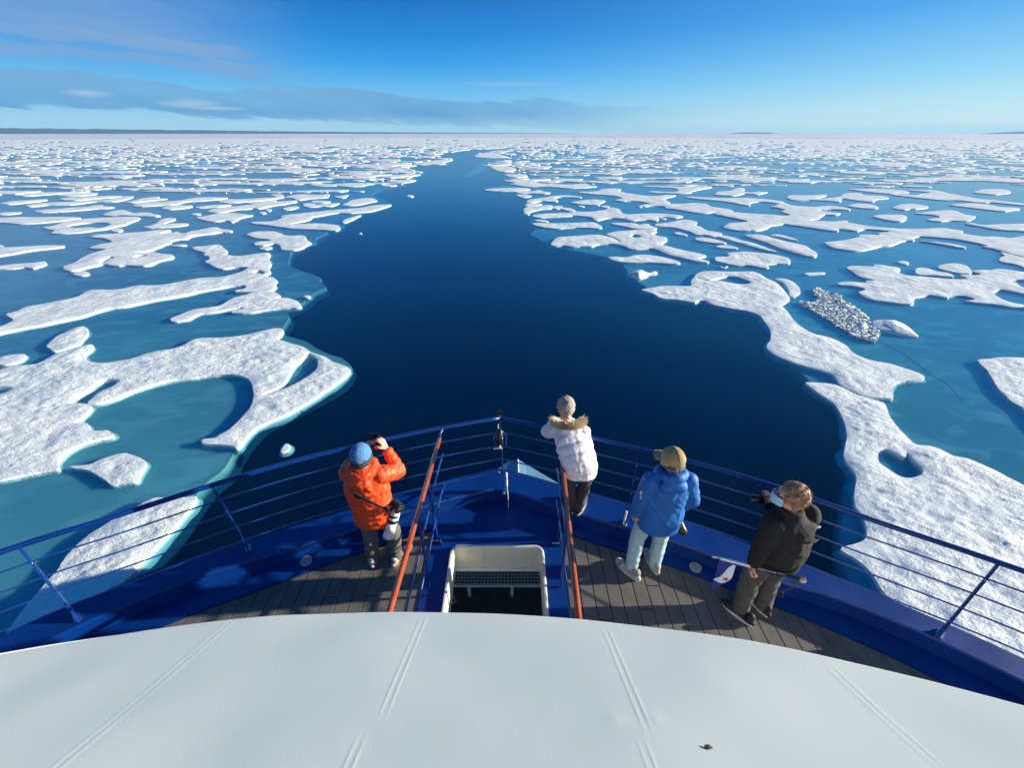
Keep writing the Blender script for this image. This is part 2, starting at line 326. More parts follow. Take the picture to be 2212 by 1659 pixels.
FLOES=[
('largest near left floe, its long arm curling round a teal pond',0.3,[(-30.15,18.18),(-26.62,18.35),(-26.3,18.53),(-26.06,18.8),(-25.55,18.98),(-25.07,19.11),(-25.05,19.54),(-25.17,20.13),(-25.17,20.47),(-24.82,20.64),(-24.77,21.0),(-24.55,21.28),(-24.3,21.47),(-24.03,21.34),(-23.74,20.89),(-23.57,20.33),(-23.26,19.93),(-22.73,19.48),(-22.01,19.22),(-21.4,19.22),(-21.02,19.41),(-20.64,19.6),(-20.36,19.93),(-20.12,20.33),(-19.77,20.6),(-19.35,20.78),(-19.04,21.02),(-18.82,21.39),(-18.83,21.83),(-18.7,22.22),(-18.29,22.34),(-17.51,22.36),(-16.79,22.48),(-16.21,22.7),(-15.71,23.06),(-15.13,23.52),(-14.62,23.75),(-14.26,23.64),(-14.06,23.26),(-13.95,22.77),(-13.91,22.18),(-13.33,21.9),(-12.81,21.61),(-12.18,21.28),(-11.68,21.0),(-11.22,20.53),(-10.71,20.23),(-10.1,19.83),(-9.56,19.35),(-9.02,19.07),(-8.51,18.74),(-8.32,18.44),(-8.29,18.09),(-8.46,17.51),(-8.64,16.88),(-8.81,16.5),(-9.0,15.99),(-9.21,15.57),(-9.41,15.17),(-9.6,14.78),(-9.81,14.47),(-10.05,14.22),(-10.28,13.98),(-10.44,13.75),(-10.6,13.52),(-10.62,13.19),(-10.62,12.82),(-10.57,12.51),(-10.61,12.23),(-10.84,12.41),(-11.21,12.49),(-11.68,12.51),(-12.01,12.53),(-12.33,12.71),(-12.26,12.87),(-11.93,12.92),(-11.81,13.16),(-11.66,13.36),(-11.55,13.75),(-11.54,14.22),(-11.56,14.78),(-11.7,15.37),(-11.94,15.99),(-12.23,16.5),(-12.72,17.19),(-13.12,17.59),(-13.6,17.88),(-14.09,18.01),(-14.57,17.98),(-15.13,17.93),(-15.55,17.81),(-15.94,17.64),(-16.38,17.56),(-16.81,17.46),(-17.2,17.22),(-17.55,16.93),(-17.83,16.58),(-18.05,16.25),(-18.17,15.92),(-18.35,15.68),(-18.54,15.46),(-18.8,15.37),(-19.16,15.44),(-19.23,15.78),(-19.35,16.14),(-19.36,16.43),(-19.22,16.73),(-19.22,17.11),(-19.28,17.4),(-19.58,17.55),(-19.92,17.56),(-20.25,17.46),(-20.2,17.04),(-20.1,16.73),(-20.09,16.28),(-20.09,15.85),(-20.03,15.37),(-19.77,15.41),(-19.36,15.37),(-19.0,15.3),(-18.71,15.17),(-18.58,14.91),(-18.46,14.53),(-18.35,14.16),(-18.47,13.98),(-18.11,13.9),(-17.82,13.89),(-17.56,13.7),(-17.3,13.41),(-17.01,13.36),(-16.72,13.41),(-16.5,13.39),(-16.08,13.12),(-16.11,13.01),(-16.36,12.9),(-16.57,12.77),(-16.78,12.63),(-16.95,12.46),(-17.04,12.21),(-16.99,11.92),(-16.89,11.64),(-16.7,11.37),(-16.42,11.18),(-16.64,11.12),(-17.09,10.98),(-17.51,10.81),(-17.9,10.62),(-18.26,10.52),(-20.21,10.12)],[[(-24.95,16.8),(-24.47,16.8),(-24.0,16.77),(-23.77,16.61),(-23.75,16.35),(-23.79,16.16),(-24.14,16.06)],[(-11.21,20.33),(-11.32,19.54),(-11.39,18.8),(-11.28,18.18),(-11.14,17.48),(-11.15,16.96),(-11.29,16.58),(-11.69,16.14),(-11.27,16.22),(-10.89,16.58),(-10.55,17.04),(-10.26,17.68),(-10.09,18.44),(-10.24,19.16),(-10.56,19.79)]]),
('rounded white ice lobe resting against the arm of the largest near left floe',0.22,[(-26.7,21.3),(-27.06,21.97),(-27.33,22.67),(-27.38,23.16),(-27.44,23.66),(-27.27,24.05),(-26.86,24.0),(-26.17,23.41),(-25.63,22.67),(-25.39,22.13),(-25.05,21.56),(-25.14,21.28),(-25.18,20.93),(-25.45,20.73),(-25.56,20.6),(-26.12,20.93)],[]),
('small kite shaped floe in the teal shallows between the two nearest left floes',0.22,[(-16.16,11.28),(-15.79,11.35),(-15.51,11.44),(-15.4,11.67),(-15.18,11.85),(-14.97,11.98),(-14.72,12.06),(-14.34,11.9),(-13.98,11.76),(-13.6,11.53),(-13.48,11.39),(-13.37,11.09),(-13.26,10.79),(-13.12,10.54),(-13.4,10.49),(-13.71,10.44),(-13.9,10.39),(-14.23,10.58),(-14.68,10.83),(-15.16,11.04),(-15.64,11.17)],[]),
("elongated floe just outside the left railing, half in the ship's shadow",0.3,[(-11.88,9.78),(-11.57,9.77),(-11.13,9.77),(-10.78,9.82),(-10.61,9.85),(-10.5,9.71),(-10.43,9.39),(-10.42,9.04),(-10.41,8.65),(-10.44,8.34),(-10.48,7.98),(-10.5,7.75),(-10.53,7.29),(-10.7,6.62),(-11.04,6.12),(-11.4,5.44),(-11.81,4.88),(-12.27,4.6),(-12.61,4.7),(-12.32,5.13),(-12.37,5.58),(-12.52,6.15),(-12.65,7.05),(-12.73,7.26),(-12.82,7.58),(-12.84,7.92),(-12.81,8.28),(-12.67,8.59),(-12.53,8.91),(-12.35,9.21),(-12.19,9.42),(-12.08,9.64)],[]),
('small oval floe touching the left edge of the view above the largest near floe',0.22,[(-27.87,19.72),(-27.81,19.91),(-27.61,20.15),(-27.2,20.29),(-26.81,20.25),(-26.5,19.91),(-26.36,19.47),(-26.51,19.19),(-26.85,19.1),(-27.3,19.19)],[]),
('lone little chunk of ice adrift in the dark water beyond the red jacketed photographer',0.12,[(-8.96,12.43),(-8.89,12.63),(-8.72,12.56),(-8.62,12.38),(-8.65,12.19),(-8.87,12.11)],[]),
('very long band shaped floe reaching from the left edge to the lead',0.26,[(-33.09,23.45),(-32.29,24.15),(-32.33,24.56),(-32.41,24.97),(-32.84,25.36),(-33.52,25.78),(-33.99,26.01),(-34.16,26.43),(-33.91,26.65),(-34.1,27.52),(-33.54,28.01),(-33.06,28.63),(-32.56,29.27),(-32.36,29.71),(-32.7,30.51),(-32.8,31.05),(-32.32,31.22),(-31.19,31.17),(-30.59,31.39),(-30.28,31.88),(-29.92,32.34),(-29.09,32.29),(-28.16,32.34),(-27.64,32.73),(-27.19,33.26),(-26.74,33.8),(-26.18,34.22),(-25.48,34.45),(-24.6,34.56),(-24.22,35.09),(-23.96,35.68),(-23.82,36.36),(-23.95,37.42),(-24.32,37.58),(-25.19,37.52),(-25.72,37.19),(-26.29,37.09),(-27.24,37.75),(-28.34,38.77),(-29.09,39.41),(-29.27,40.4),(-30.01,41.36),(-30.99,42.03),(-31.1,42.68),(-32.31,43.6),(-33.25,44.26),(-34.17,45.28),(-33.61,45.61),(-32.82,46.08),(-32.22,46.5),(-31.43,45.84),(-30.19,44.39),(-29.52,43.6),(-28.74,42.15),(-28.12,41.75),(-27.11,41.55),(-26.49,41.87),(-25.95,42.35),(-25.16,42.76),(-24.59,42.64),(-24.06,41.55),(-23.77,40.78),(-23.15,39.84),(-22.34,38.26),(-22.01,37.26),(-21.33,36.3),(-21.15,35.62),(-21.29,35.23),(-21.03,34.8),(-20.33,34.51),(-19.6,33.8),(-19.38,33.39),(-19.26,32.6),(-18.86,32.21),(-18.64,31.59),(-18.65,30.98),(-19.02,30.81),(-19.76,30.74),(-20.48,30.67),(-21.25,30.74),(-21.41,31.22),(-21.0,31.46),(-21.22,32.21),(-21.7,32.29),(-22.46,32.09),(-22.98,31.64),(-23.51,31.22),(-24.13,30.74),(-24.63,30.0),(-25.31,29.45),(-26.05,28.95),(-26.66,28.32),(-27.18,27.61),(-27.98,27.32),(-28.37,26.56),(-28.66,25.75),(-29.27,24.97),(-29.92,24.32),(-30.62,23.76),(-31.23,23.15),(-31.94,22.43)],[[(-22.78,35.84),(-22.76,36.36),(-22.52,36.68),(-21.93,36.3),(-21.52,35.68),(-21.6,35.32),(-22.19,35.62)]]),
('slender two humped floe between the long band floe and the nearest left floe',0.22,[(-22.42,25.3),(-22.48,25.56),(-22.33,26.0),(-22.23,26.46),(-22.06,27.02),(-21.44,27.35),(-20.9,27.6),(-20.65,28.0),(-20.71,28.82),(-20.57,29.47),(-20.23,29.91),(-19.95,30.37),(-19.75,30.72),(-19.23,30.89),(-18.51,30.84),(-17.82,30.37),(-17.36,29.8),(-17.38,29.47),(-17.52,29.14),(-17.16,29.32),(-16.66,29.36),(-16.0,29.04),(-15.4,28.51),(-14.99,27.9),(-14.83,27.46),(-15.3,27.35),(-15.96,27.27),(-16.57,27.08),(-17.13,26.83),(-17.65,26.51),(-18.24,26.37),(-18.81,26.4),(-19.16,26.55),(-18.97,26.92),(-18.58,27.21),(-18.96,27.4),(-19.56,27.11),(-19.88,26.83),(-20.25,26.55),(-20.68,26.37),(-21.1,26.27),(-21.21,25.83),(-21.19,25.3),(-21.34,25.13),(-21.61,24.97),(-22.04,24.93)],[]),
('hook shaped floe left of the lead with a small oval floe just below it',0.22,[(-32.08,51.99),(-31.99,53.18),(-30.98,53.61),(-29.73,53.61),(-28.64,52.88),(-27.21,51.41),(-26.19,51.02),(-25.37,51.3),(-24.52,50.85),(-23.55,48.95),(-22.33,47.33),(-22.36,46.45),(-22.3,45.06),(-22.44,44.17),(-23.17,43.95),(-24.06,44.17),(-24.86,45.52),(-25.47,46.45),(-26.32,47.18),(-26.63,46.7),(-26.97,46.08),(-27.76,46.12),(-28.63,47.03),(-28.49,47.93),(-27.72,48.18),(-27.3,48.69),(-28.56,49.38),(-29.68,49.75),(-30.97,50.85)],[]),
('small oval floe just below the hook shaped floe left of the lead',0.14,[(-26.88,44.98),(-26.8,45.71),(-26.16,45.71),(-25.66,45.25),(-25.67,44.53),(-26.21,44.36)],[]),
('long pointed arm of ice reaching into the lead, blunt finger below it',0.22,[(-35.84,59.71),(-34.64,60.16),(-33.34,60.31),(-33.08,61.47),(-33.2,63.5),(-34.1,64.78),(-33.38,66.1),(-32.28,67.01),(-31.24,68.13),(-30.0,68.9),(-28.89,70.08),(-27.43,70.89),(-26.11,71.72),(-24.72,72.46),(-23.73,74.64),(-22.36,75.78),(-20.78,76.13),(-20.54,74.64),(-21.17,71.41),(-22.05,68.9),(-23.31,67.94),(-24.75,67.2),(-26.37,67.47),(-27.55,66.55),(-28.15,65.39),(-29.03,63.92),(-28.66,62.68),(-28.81,60.7),(-29.69,59.56),(-30.1,58.68),(-28.52,58.46),(-27.33,58.83),(-25.98,58.83),(-24.41,58.25),(-23.09,57.54),(-22.52,56.71),(-22.0,55.06),(-21.92,53.98),(-23.21,54.42),(-24.65,54.86),(-26.38,55.06),(-28.06,55.38),(-30.17,56.58),(-31.55,57.26),(-33.38,58.25),(-34.68,58.68)],[]),
("thin sliver of ice at the lead's edge under the long pointed arm",0.15,[(-23.33,59.88),(-23.65,61.81),(-23.49,63.43),(-23.03,65.13),(-22.45,65.57),(-22.47,63.85),(-22.53,61.41),(-22.78,59.29)],[]),
("wedge shaped floe at the lead's left edge just above the long pointed arm",0.22,[(-28.79,75.44),(-29.04,79.4),(-29.41,81.59),(-28.75,82.94),(-27.89,84.33),(-26.11,84.05),(-24.33,80.68),(-25.12,78.77),(-25.95,76.36),(-26.94,75.21)],[]),
('floe with a drooping tail left of the long pointed arm beside the lead',0.22,[(-45.65,63.5),(-45.21,64.18),(-45.11,65.65),(-44.9,67.01),(-43.66,67.47),(-41.86,67.01),(-39.84,66.1),(-38.26,65.39),(-38.88,64.35),(-39.04,63.09),(-38.48,61.08),(-38.29,59.56),(-39.59,61.08),(-40.62,60.7),(-41.63,60.31),(-43.34,61.47)],[]),
('forked floe behind the drooping tailed floe left of the lead',0.22,[(-47.51,69.1),(-48.08,71.41),(-47.57,73.53),(-46.03,74.31),(-45.17,75.78),(-44.43,76.95),(-45.62,77.55),(-46.45,77.79),(-45.74,79.4),(-44.62,80.68),(-43.26,81.59),(-42.45,80.68),(-43.07,79.4),(-41.96,80.03),(-40.11,80.68),(-39.44,81.59),(-38.41,80.03),(-38.24,78.53),(-39.3,77.79),(-38.8,76.36),(-40.12,75.21),(-40.45,73.53),(-40.83,71.41),(-42.02,72.14),(-42.59,71.1),(-44.1,70.39),(-44.66,68.13),(-46.09,67.94)],[]),
('long low floe with a bump on top, behind the forked floe',0.22,[(-51.58,78.77),(-52.98,81.99),(-52.25,82.94),(-50.06,82.67),(-48.77,83.35),(-47.24,84.33),(-45.41,85.18),(-44.41,85.47),(-47.23,88.45),(-47.81,90.01),(-46.36,90.33),(-44.97,88.45),(-43.59,85.76),(-43.1,88.45),(-42.42,90.01),(-40.29,89.7),(-38.11,89.22),(-36.65,90.33),(-35.57,87.23),(-35.17,85.18),(-36.53,84.33),(-37.99,83.35),(-38.89,81.59),(-41.23,84.33),(-43.31,84.75),(-44.53,82.67),(-45.7,80.68),(-47.51,79.4),(-49.45,78.16)],[]),
('thin floe stretching from the middle of the left field towards the forked floe',0.22,[(-63.56,74.64),(-65.15,77.55),(-64.16,78.77),(-62.5,79.4),(-61.35,80.29),(-60.27,81.33),(-60.27,84.05),(-59.32,85.47),(-55.51,85.47),(-53.66,84.75),(-53.82,82.67),(-56.22,80.68),(-58.06,79.4),(-57.54,76.36),(-59.18,75.78),(-60.71,74.64),(-61.96,74.08)],[]),
('small ice cake among the scattered floes left of the lead',0.16,[(-52.4,73.55),(-51.95,74.65),(-50.63,75.79),(-48.49,76.48),(-47.73,75.33),(-48.12,73.88),(-49.81,73.11),(-51.2,72.47)],[]),
('small ice cake among the scattered floes left of the lead',0.16,[(-36.97,71.74),(-37.15,73.88),(-35.8,74.21),(-35.18,73.11),(-35.28,71.22),(-36.18,70.41)],[]),
('small ice cake among the scattered floes left of the lead',0.16,[(-35.88,76.72),(-35.88,77.91),(-34.21,77.67),(-33.75,76.13),(-31.77,77.67),(-30.2,78.15),(-30.04,74.43),(-32.0,73.88),(-33.5,73.11),(-34.73,74.43)],[]),
('small ice cake among the scattered floes left of the lead',0.16,[(-36.04,80.41),(-35.77,81.05),(-33.08,80.66),(-32.29,79.14),(-33.18,78.15),(-34.91,78.52)],[]),
('small ice cake among the scattered floes left of the lead',0.16,[(-39.54,71.22),(-38.84,71.43),(-38.08,70.01),(-38.19,69.03)],[]),
('small ice cake among the scattered floes left of the lead',0.16,[(-38.82,67.79),(-38.46,68.64),(-37.6,67.51),(-37.71,66.59)],[]),
('small ice cake among the scattered floes left of the lead',0.16,[(-48.44,66.59),(-48.44,67.51),(-47.18,66.86),(-46.76,65.87),(-47.47,65.69)],[]),
('small ice cake among the scattered floes left of the lead',0.16,[(-34.28,86.59),(-33.56,88.09),(-32.55,89.17),(-31.92,87.04),(-31.59,84.16),(-33.08,85.14)],[]),
("bright little chunk of ice sitting on the teal shelf at the lead's left edge",0.2,[(-15.57,29.74),(-15.43,30.01),(-15.14,29.8),(-15.03,29.52),(-15.27,29.45)],[]),
('crumb of ice alone in the middle of the blue lead',0.1,[(-18.81,52.77),(-18.67,53.13),(-18.3,52.65),(-18.47,52.3)],[]),
('ring shaped floe closing round a slim pond left of the lead',0.22,[(-60.91,56.38),(-60.39,57.06),(-61.7,60.31),(-61.59,61.87),(-60.31,62.68),(-58.72,63.34),(-57.03,63.92),(-54.98,64.09),(-53.74,63.34),(-52.83,61.87),(-52.13,59.56),(-51.49,57.75),(-51.83,56.71),(-51.62,55.06),(-52.46,54.42),(-52.9,53.48),(-53.59,52.88),(-54.74,52.4),(-56.24,52.58),(-57.62,54.42),(-59.12,55.06)],[[(-58.55,57.06),(-58.51,58.46),(-57.46,59.41),(-55.42,59.41),(-53.77,58.25),(-53.17,57.06),(-52.94,55.71),(-54.89,56.17),(-56.15,55.71)]]),
('ragged many armed floe in the middle of the left ice field',0.26,[(-49.82,50.69),(-49.94,51.66),(-48.79,52.01),(-47.67,52.42),(-46.17,52.83),(-45.41,53.44),(-44.65,54.25),(-43.24,54.57),(-42.67,53.94),(-43.12,53.02),(-42.81,52.42),(-41.8,52.71),(-41.45,53.63),(-40.82,52.71),(-39.76,52.42),(-39.96,53.63),(-39.33,54.57),(-38.96,56.0),(-38.31,56.2),(-37.2,55.21),(-35.0,54.06),(-34.81,53.32),(-35.83,53.2),(-36.61,52.24),(-37.61,51.54),(-37.87,50.14),(-37.34,49.44),(-38.3,49.06),(-38.66,48.28),(-37.91,47.38),(-38.09,46.55),(-37.79,45.84),(-37.77,44.92),(-37.57,43.82),(-38.28,43.39),(-37.86,42.85),(-36.53,42.97),(-35.47,42.35),(-34.31,42.15),(-33.46,41.36),(-33.06,40.59),(-33.77,40.03),(-33.55,38.95),(-33.55,38.09),(-34.65,38.09),(-35.71,38.26),(-36.23,37.98),(-37.42,38.43),(-38.27,38.77),(-38.65,39.66),(-38.84,40.59),(-39.12,41.16),(-39.88,41.36),(-39.5,40.21),(-39.21,39.48),(-38.01,38.09),(-38.46,37.92),(-38.66,37.42),(-38.71,36.77),(-39.14,36.45),(-39.92,36.77),(-41.12,37.92),(-41.1,38.6),(-41.34,39.48),(-42.1,40.97),(-42.52,42.35),(-42.61,43.39),(-42.7,44.48),(-43.61,44.56),(-44.88,44.92),(-45.25,45.84),(-45.09,46.79),(-44.91,47.78),(-46.78,49.33),(-48.02,49.98),(-48.98,50.14)],[[(-37.39,41.09),(-37.42,41.75),(-36.53,42.03),(-36.32,41.36),(-36.71,40.97)]]),
('tapering floe on the left edge, upper of two above the long band floe',0.22,[(-56.55,45.98),(-55.87,46.36),(-55.15,45.98),(-54.27,45.15),(-53.27,45.43),(-51.98,45.75),(-50.73,46.12),(-49.1,46.12),(-48.19,45.61),(-48.53,45.06),(-49.37,44.39),(-50.19,43.74),(-50.36,42.9),(-50.83,42.08),(-51.9,41.68)],[]),
('short tapering floe on the left edge, lower of two above the long band floe',0.22,[(-47.77,37.87),(-47.11,38.1),(-46.46,38.55),(-45.61,38.89),(-44.91,39.14),(-44.45,39.53),(-43.64,38.89),(-43.25,38.2),(-43.31,37.7),(-43.13,37.11),(-44.14,37.53),(-44.99,37.21),(-45.92,36.98),(-46.71,36.89)],[]),
('small oval floe just above the long band shaped floe on the left',0.16,[(-38.15,35.66),(-38.16,36.21),(-37.6,36.27),(-36.83,35.72),(-36.58,35.21),(-36.97,34.98),(-37.67,35.27)],[]),
('round white ice cake between the ring shaped floe and the ragged many armed floe',0.16,[(-50.66,54.67),(-50.87,55.51),(-50.1,55.51),(-49.04,54.48),(-48.68,53.61),(-49.43,53.61)],[]),
('Z shaped pair of joined slabs right of the ring shaped floe',0.2,[(-48.08,56.67),(-47.85,57.49),(-48.38,59.28),(-49.8,62.37),(-49.24,63.18),(-48.23,62.77),(-47.4,61.18),(-47.28,59.65),(-46.77,58.55),(-45.41,58.92),(-44.15,59.06),(-43.3,58.2),(-43.65,57.15),(-44.48,56.46),(-45.7,55.99),(-46.97,55.8)],[]),
('two humped floe behind the ring shaped floe, shaped like a whale',0.2,[(-61.45,66.2),(-62.58,68.81),(-62.54,70.29),(-61.18,69.99),(-59.23,68.53),(-57.65,67.3),(-57.01,68.05),(-55.27,67.58),(-54.07,66.38),(-52.63,65.76),(-51.77,64.28),(-53.93,64.62),(-55.61,64.88),(-58.32,65.49),(-59.96,65.31)],[]),
('flat plank of ice leaving the left edge beside the ring shaped floe',0.2,[(-74.73,62.77),(-73.73,63.18),(-72.17,63.77),(-69.27,63.77),(-65.87,64.02),(-62.43,63.43),(-61.98,62.61),(-62.5,61.02),(-63.51,60.03),(-64.62,59.06),(-66.13,58.55),(-67.45,58.92),(-69.99,59.65),(-71.19,59.5)],[]),
('straight bar of ice behind the left edge plank, small bump on it',0.2,[(-75.5,69.99),(-74.01,71.0),(-72.24,72.57),(-70.54,73.98),(-70.73,75.55),(-69.55,75.55),(-68.23,74.2),(-66.1,73.65),(-65.11,72.25),(-67.25,71.52),(-68.48,70.19),(-70.36,68.81),(-72.55,67.86),(-73.82,68.53)],[]),
('wavy ribbon of ice with a raised right end, behind the straight bar of ice',0.2,[(-81.25,74.2),(-82.66,77.67),(-80.69,78.9),(-78.61,79.52),(-77.08,80.8),(-75.29,81.46),(-74.22,82.8),(-75.03,85.6),(-74.92,87.37),(-73.09,86.77),(-71.62,84.18),(-70.59,80.16),(-71.85,79.52),(-74.51,78.9),(-74.97,76.48),(-76.78,75.67),(-79.0,75.32),(-79.69,73.98)],[]),
('short cigar shaped floe right of the whale shaped floe on the left',0.2,[(-56.9,72.04),(-57.78,74.76),(-56.15,75.32),(-54.05,75.1),(-53.12,73.32),(-53.85,71.52),(-54.95,70.8)],[]),
('branched twig shaped floe above the cigar shaped floe on the left',0.2,[(-68.59,78.9),(-68.74,81.46),(-69.34,84.88),(-67.94,86.33),(-66.48,84.46),(-66.79,83.48),(-63.92,83.9),(-64.49,82.12),(-65.75,80.16),(-66.54,78.65)],[]),
('low slip of ice at the left edge, behind the wavy ribbon of ice',0.2,[(-89.11,77.67),(-89.95,80.16),(-88.57,81.46),(-86.23,82.8),(-84.75,81.46),(-85.11,78.9),(-85.88,77.07),(-83.72,76.48),(-85.88,76.25),(-88.47,77.07)],[]),
('faint long streak of ice behind the left edge slip',0.2,[(-97.34,88.59),(-97.97,91.77),(-95.5,93.45),(-92.16,94.31),(-89.53,96.07),(-88.27,93.45),(-90.85,91.77),(-92.58,89.36),(-94.54,87.37)],[]),
('small lens shaped floe just behind the faint long streak on the left',0.2,[(-88.75,87.82),(-89.09,90.96),(-86.49,92.6),(-84.63,92.1),(-82.87,89.36),(-84.26,87.82),(-86.49,87.07)],[]),
('blade shaped floe between the lens shaped floe and the wavy ribbon',0.2,[(-84.75,84.18),(-82.27,85.6),(-79.97,87.37),(-76.46,87.82),(-75.27,85.89),(-77.58,83.48),(-79.47,81.46),(-82.46,82.12)],[]),
('stub of ice at the left edge between the plank and the low slip',0.2,[(-79.16,67.58),(-78.4,67.58),(-77.55,68.24),(-75.93,68.24),(-75.2,67.3),(-76.03,66.2),(-77.5,66.02)],[]),
('small ice cake among the scattered floes left of the lead',0.12,[(-37.37,46.24),(-36.84,46.58),(-36.02,46.81),(-35.48,46.1),(-36.13,45.87)],[]),
('arched floe at the far left corner of the ice right of the lead',0.22,[(2.6,78.77),(3.0,81.99),(4.17,83.35),(5.34,84.33),(6.57,85.76),(8.26,87.69),(10.3,88.45),(12.49,87.23),(13.34,85.76),(12.91,84.75),(11.34,85.76),(9.43,85.76),(8.2,84.75),(8.33,80.68),(7.89,79.4),(6.52,80.03),(5.1,80.29),(3.4,78.16)],[]),
("short block of ice, middle one of the stacked slabs on the lead's right edge",0.22,[(2.33,74.31),(2.68,77.55),(4.61,77.79),(5.21,76.36),(3.93,74.64),(2.73,73.86)],[]),
("boot shaped slab of ice, lowest of the stack on the lead's right edge",0.22,[(1.89,70.39),(2.37,72.99),(4.1,74.64),(6.17,75.44),(6.84,74.31),(6.47,71.93),(4.71,70.89),(3.03,68.9),(2.63,67.47),(2.61,66.1),(1.94,66.28)],[]),
('small slab split by a dark crack from the boot shaped slab',0.22,[(6.95,74.31),(8.29,74.64),(8.37,72.99),(7.64,71.41),(6.73,71.72)],[]),
('little teardrop floe leading into the winged floe right of the lead',0.22,[(7.85,71.93),(8.92,72.78),(9.86,71.1),(9.92,69.39),(9.39,68.71),(8.59,69.88)],[]),
('straight slab ending at a dark crack against the winged floe right of the lead',0.22,[(3.06,65.21),(4.29,66.55),(6.77,67.2),(8.05,67.76),(9.04,66.1),(8.94,65.04),(7.22,64.18),(5.43,63.67),(3.67,63.34)],[]),
('winged floe with a central peak right of the lead, starting at the dark crack',0.22,[(8.55,67.47),(10.02,68.71),(11.53,68.42),(13.2,69.1),(14.69,70.39),(16.13,72.78),(16.98,72.14),(17.17,70.08),(16.86,67.01),(17.37,66.28),(18.79,66.55),(20.73,67.01),(22.2,66.83),(23.32,66.55),(24.53,65.65),(25.24,64.52),(23.51,63.09),(22.48,63.92),(21.53,63.67),(20.9,63.5),(20.76,61.87),(20.06,60.7),(19.38,61.71),(18.18,61.47),(16.64,60.93),(16.12,62.27),(15.02,63.09),(13.53,62.84),(12.78,61.87),(11.79,61.08),(11.37,61.47),(11.71,63.09),(10.93,64.52),(9.82,65.04),(9.22,65.21)],[]),
('small ice cake among the scattered floes right of the lead',0.14,[(3.12,61.3),(3.74,61.93),(4.69,61.3),(5.14,60.31),(4.19,60.08)],[]),
("smooth spindle shaped floe near the lead's right edge, above the cracked floe",0.22,[(2.69,58.83),(3.59,59.19),(5.33,58.97),(7.12,59.19),(8.78,59.41),(10.18,59.71),(11.14,59.71),(11.61,57.75),(11.72,56.38),(11.2,55.51),(9.62,56.04),(8.34,56.17),(7.0,55.71),(5.68,55.38),(4.45,56.04),(3.47,57.06)],[]),
('wide floe right of the lead with tiny pond, crack and long tail',0.26,[(4.28,46.79),(4.68,48.28),(5.31,50.14),(6.41,50.52),(7.88,50.97),(9.4,51.54),(10.36,51.54),(11.08,51.54),(11.89,52.59),(13.09,53.63),(14.53,53.94),(15.69,54.57),(16.96,54.57),(18.04,54.38),(17.91,53.32),(17.0,52.12),(17.41,50.69),(18.06,50.14),(17.52,48.28),(16.44,46.79),(16.68,45.84),(17.33,44.56),(18.04,43.6),(18.72,42.68),(19.34,41.95),(19.2,41.36),(18.16,40.7),(18.59,39.84),(18.72,39.23),(17.9,39.3),(17.2,40.21),(16.56,41.16),(15.84,41.95),(15.39,43.39),(15.05,44.7),(14.21,44.7),(13.07,44.39),(12.38,44.56),(12.15,45.84),(11.27,46.79),(10.15,46.7),(9.22,46.41),(8.6,45.61),(7.47,45.61),(6.48,45.47),(5.91,46.08),(5.13,45.93),(4.48,45.93)],[[(14.05,50.97),(14.75,51.83),(15.27,51.54),(15.21,50.41),(14.6,49.87),(14.08,50.14)],[(10.94,51.95),(11.77,50.8),(12.21,49.33),(12.35,47.78),(12.06,47.63),(11.91,48.75),(11.5,50.08),(10.77,51.31)]]),
("smooth slug shaped floe at the lead's right edge below the cracked floe",0.22,[(9.42,41.1),(10.3,41.29),(11.24,41.1),(12.23,41.88),(13.08,42.08),(13.93,41.88),(14.72,41.21),(15.35,40.45),(15.84,39.6),(15.76,38.89),(14.99,38.79),(14.05,39.07),(12.97,39.25),(11.72,39.14),(10.8,39.25),(10.13,39.6),(9.61,40.34)],[]),
('bright mound of snowy ice with a blue shaded side on the right shelf',0.75,[(9.87,35.59),(10.38,35.9),(10.96,36.47),(11.45,36.63),(11.69,36.22),(11.88,35.68),(12.35,36.09),(12.73,35.9),(12.57,35.52),(11.86,35.28),(11.41,34.62),(10.79,34.18),(10.41,34.33),(10.05,34.92)],[]),
('comma shaped floe with a notch between the spindle floe and the leaf shaped floe',0.22,[(13.38,58.97),(14.22,59.41),(15.54,59.19),(16.8,58.83),(16.92,57.75),(17.51,58.46),(18.32,58.46),(18.21,57.4),(18.66,56.04),(18.43,55.06),(17.3,54.86),(15.88,55.25),(14.95,56.71),(14.13,57.75)],[]),
("plain smooth spindle between the cracked floe's tail and the thin slanting floe",0.22,[(21.05,49.22),(22.16,50.13),(23.06,49.48),(23.65,48.18),(23.77,46.94),(22.73,47.33),(21.63,47.93)],[]),
('fish shaped floe above the winged floe right of the lead',0.22,[(10.19,78.53),(11.98,80.68),(14.4,82.26),(16.37,81.99),(16.93,80.68),(15.09,76.95),(14.86,75.21),(13.68,75.78),(12.07,76.36),(10.85,77.55)],[]),
('small shark fin floe in the upper ice, nearest the lead on its right',0.22,[(0.91,93.64),(2.19,95.39),(4.29,95.03),(5.91,97.75),(6.41,95.39),(7.97,92.46),(6.53,90.81),(3.94,91.63),(1.7,91.3)],[]),
('leaf shaped floe with a ragged tail right of the lead',0.22,[(19.19,58.46),(20.69,59.19),(22.84,60.7),(24.45,61.71),(25.34,60.7),(25.32,59.56),(24.36,57.75),(24.61,56.38),(24.47,54.1),(25.09,53.48),(25.56,52.58),(25.06,51.41),(23.75,50.85),(23.14,51.7),(22.18,51.7),(22.11,53.48),(21.55,55.06),(20.71,56.38),(19.52,56.71),(18.97,57.06)],[]),
('small ice cake among the scattered floes right of the lead',0.15,[(19.87,52.87),(20.57,53.29),(21.1,51.69),(20.78,51.12),(20.08,51.87)],[]),
('small ice cake among the scattered floes right of the lead',0.15,[(14.9,74.49),(15.78,75.16),(16.31,74.26),(15.83,72.85),(15.11,73.39)],[]),
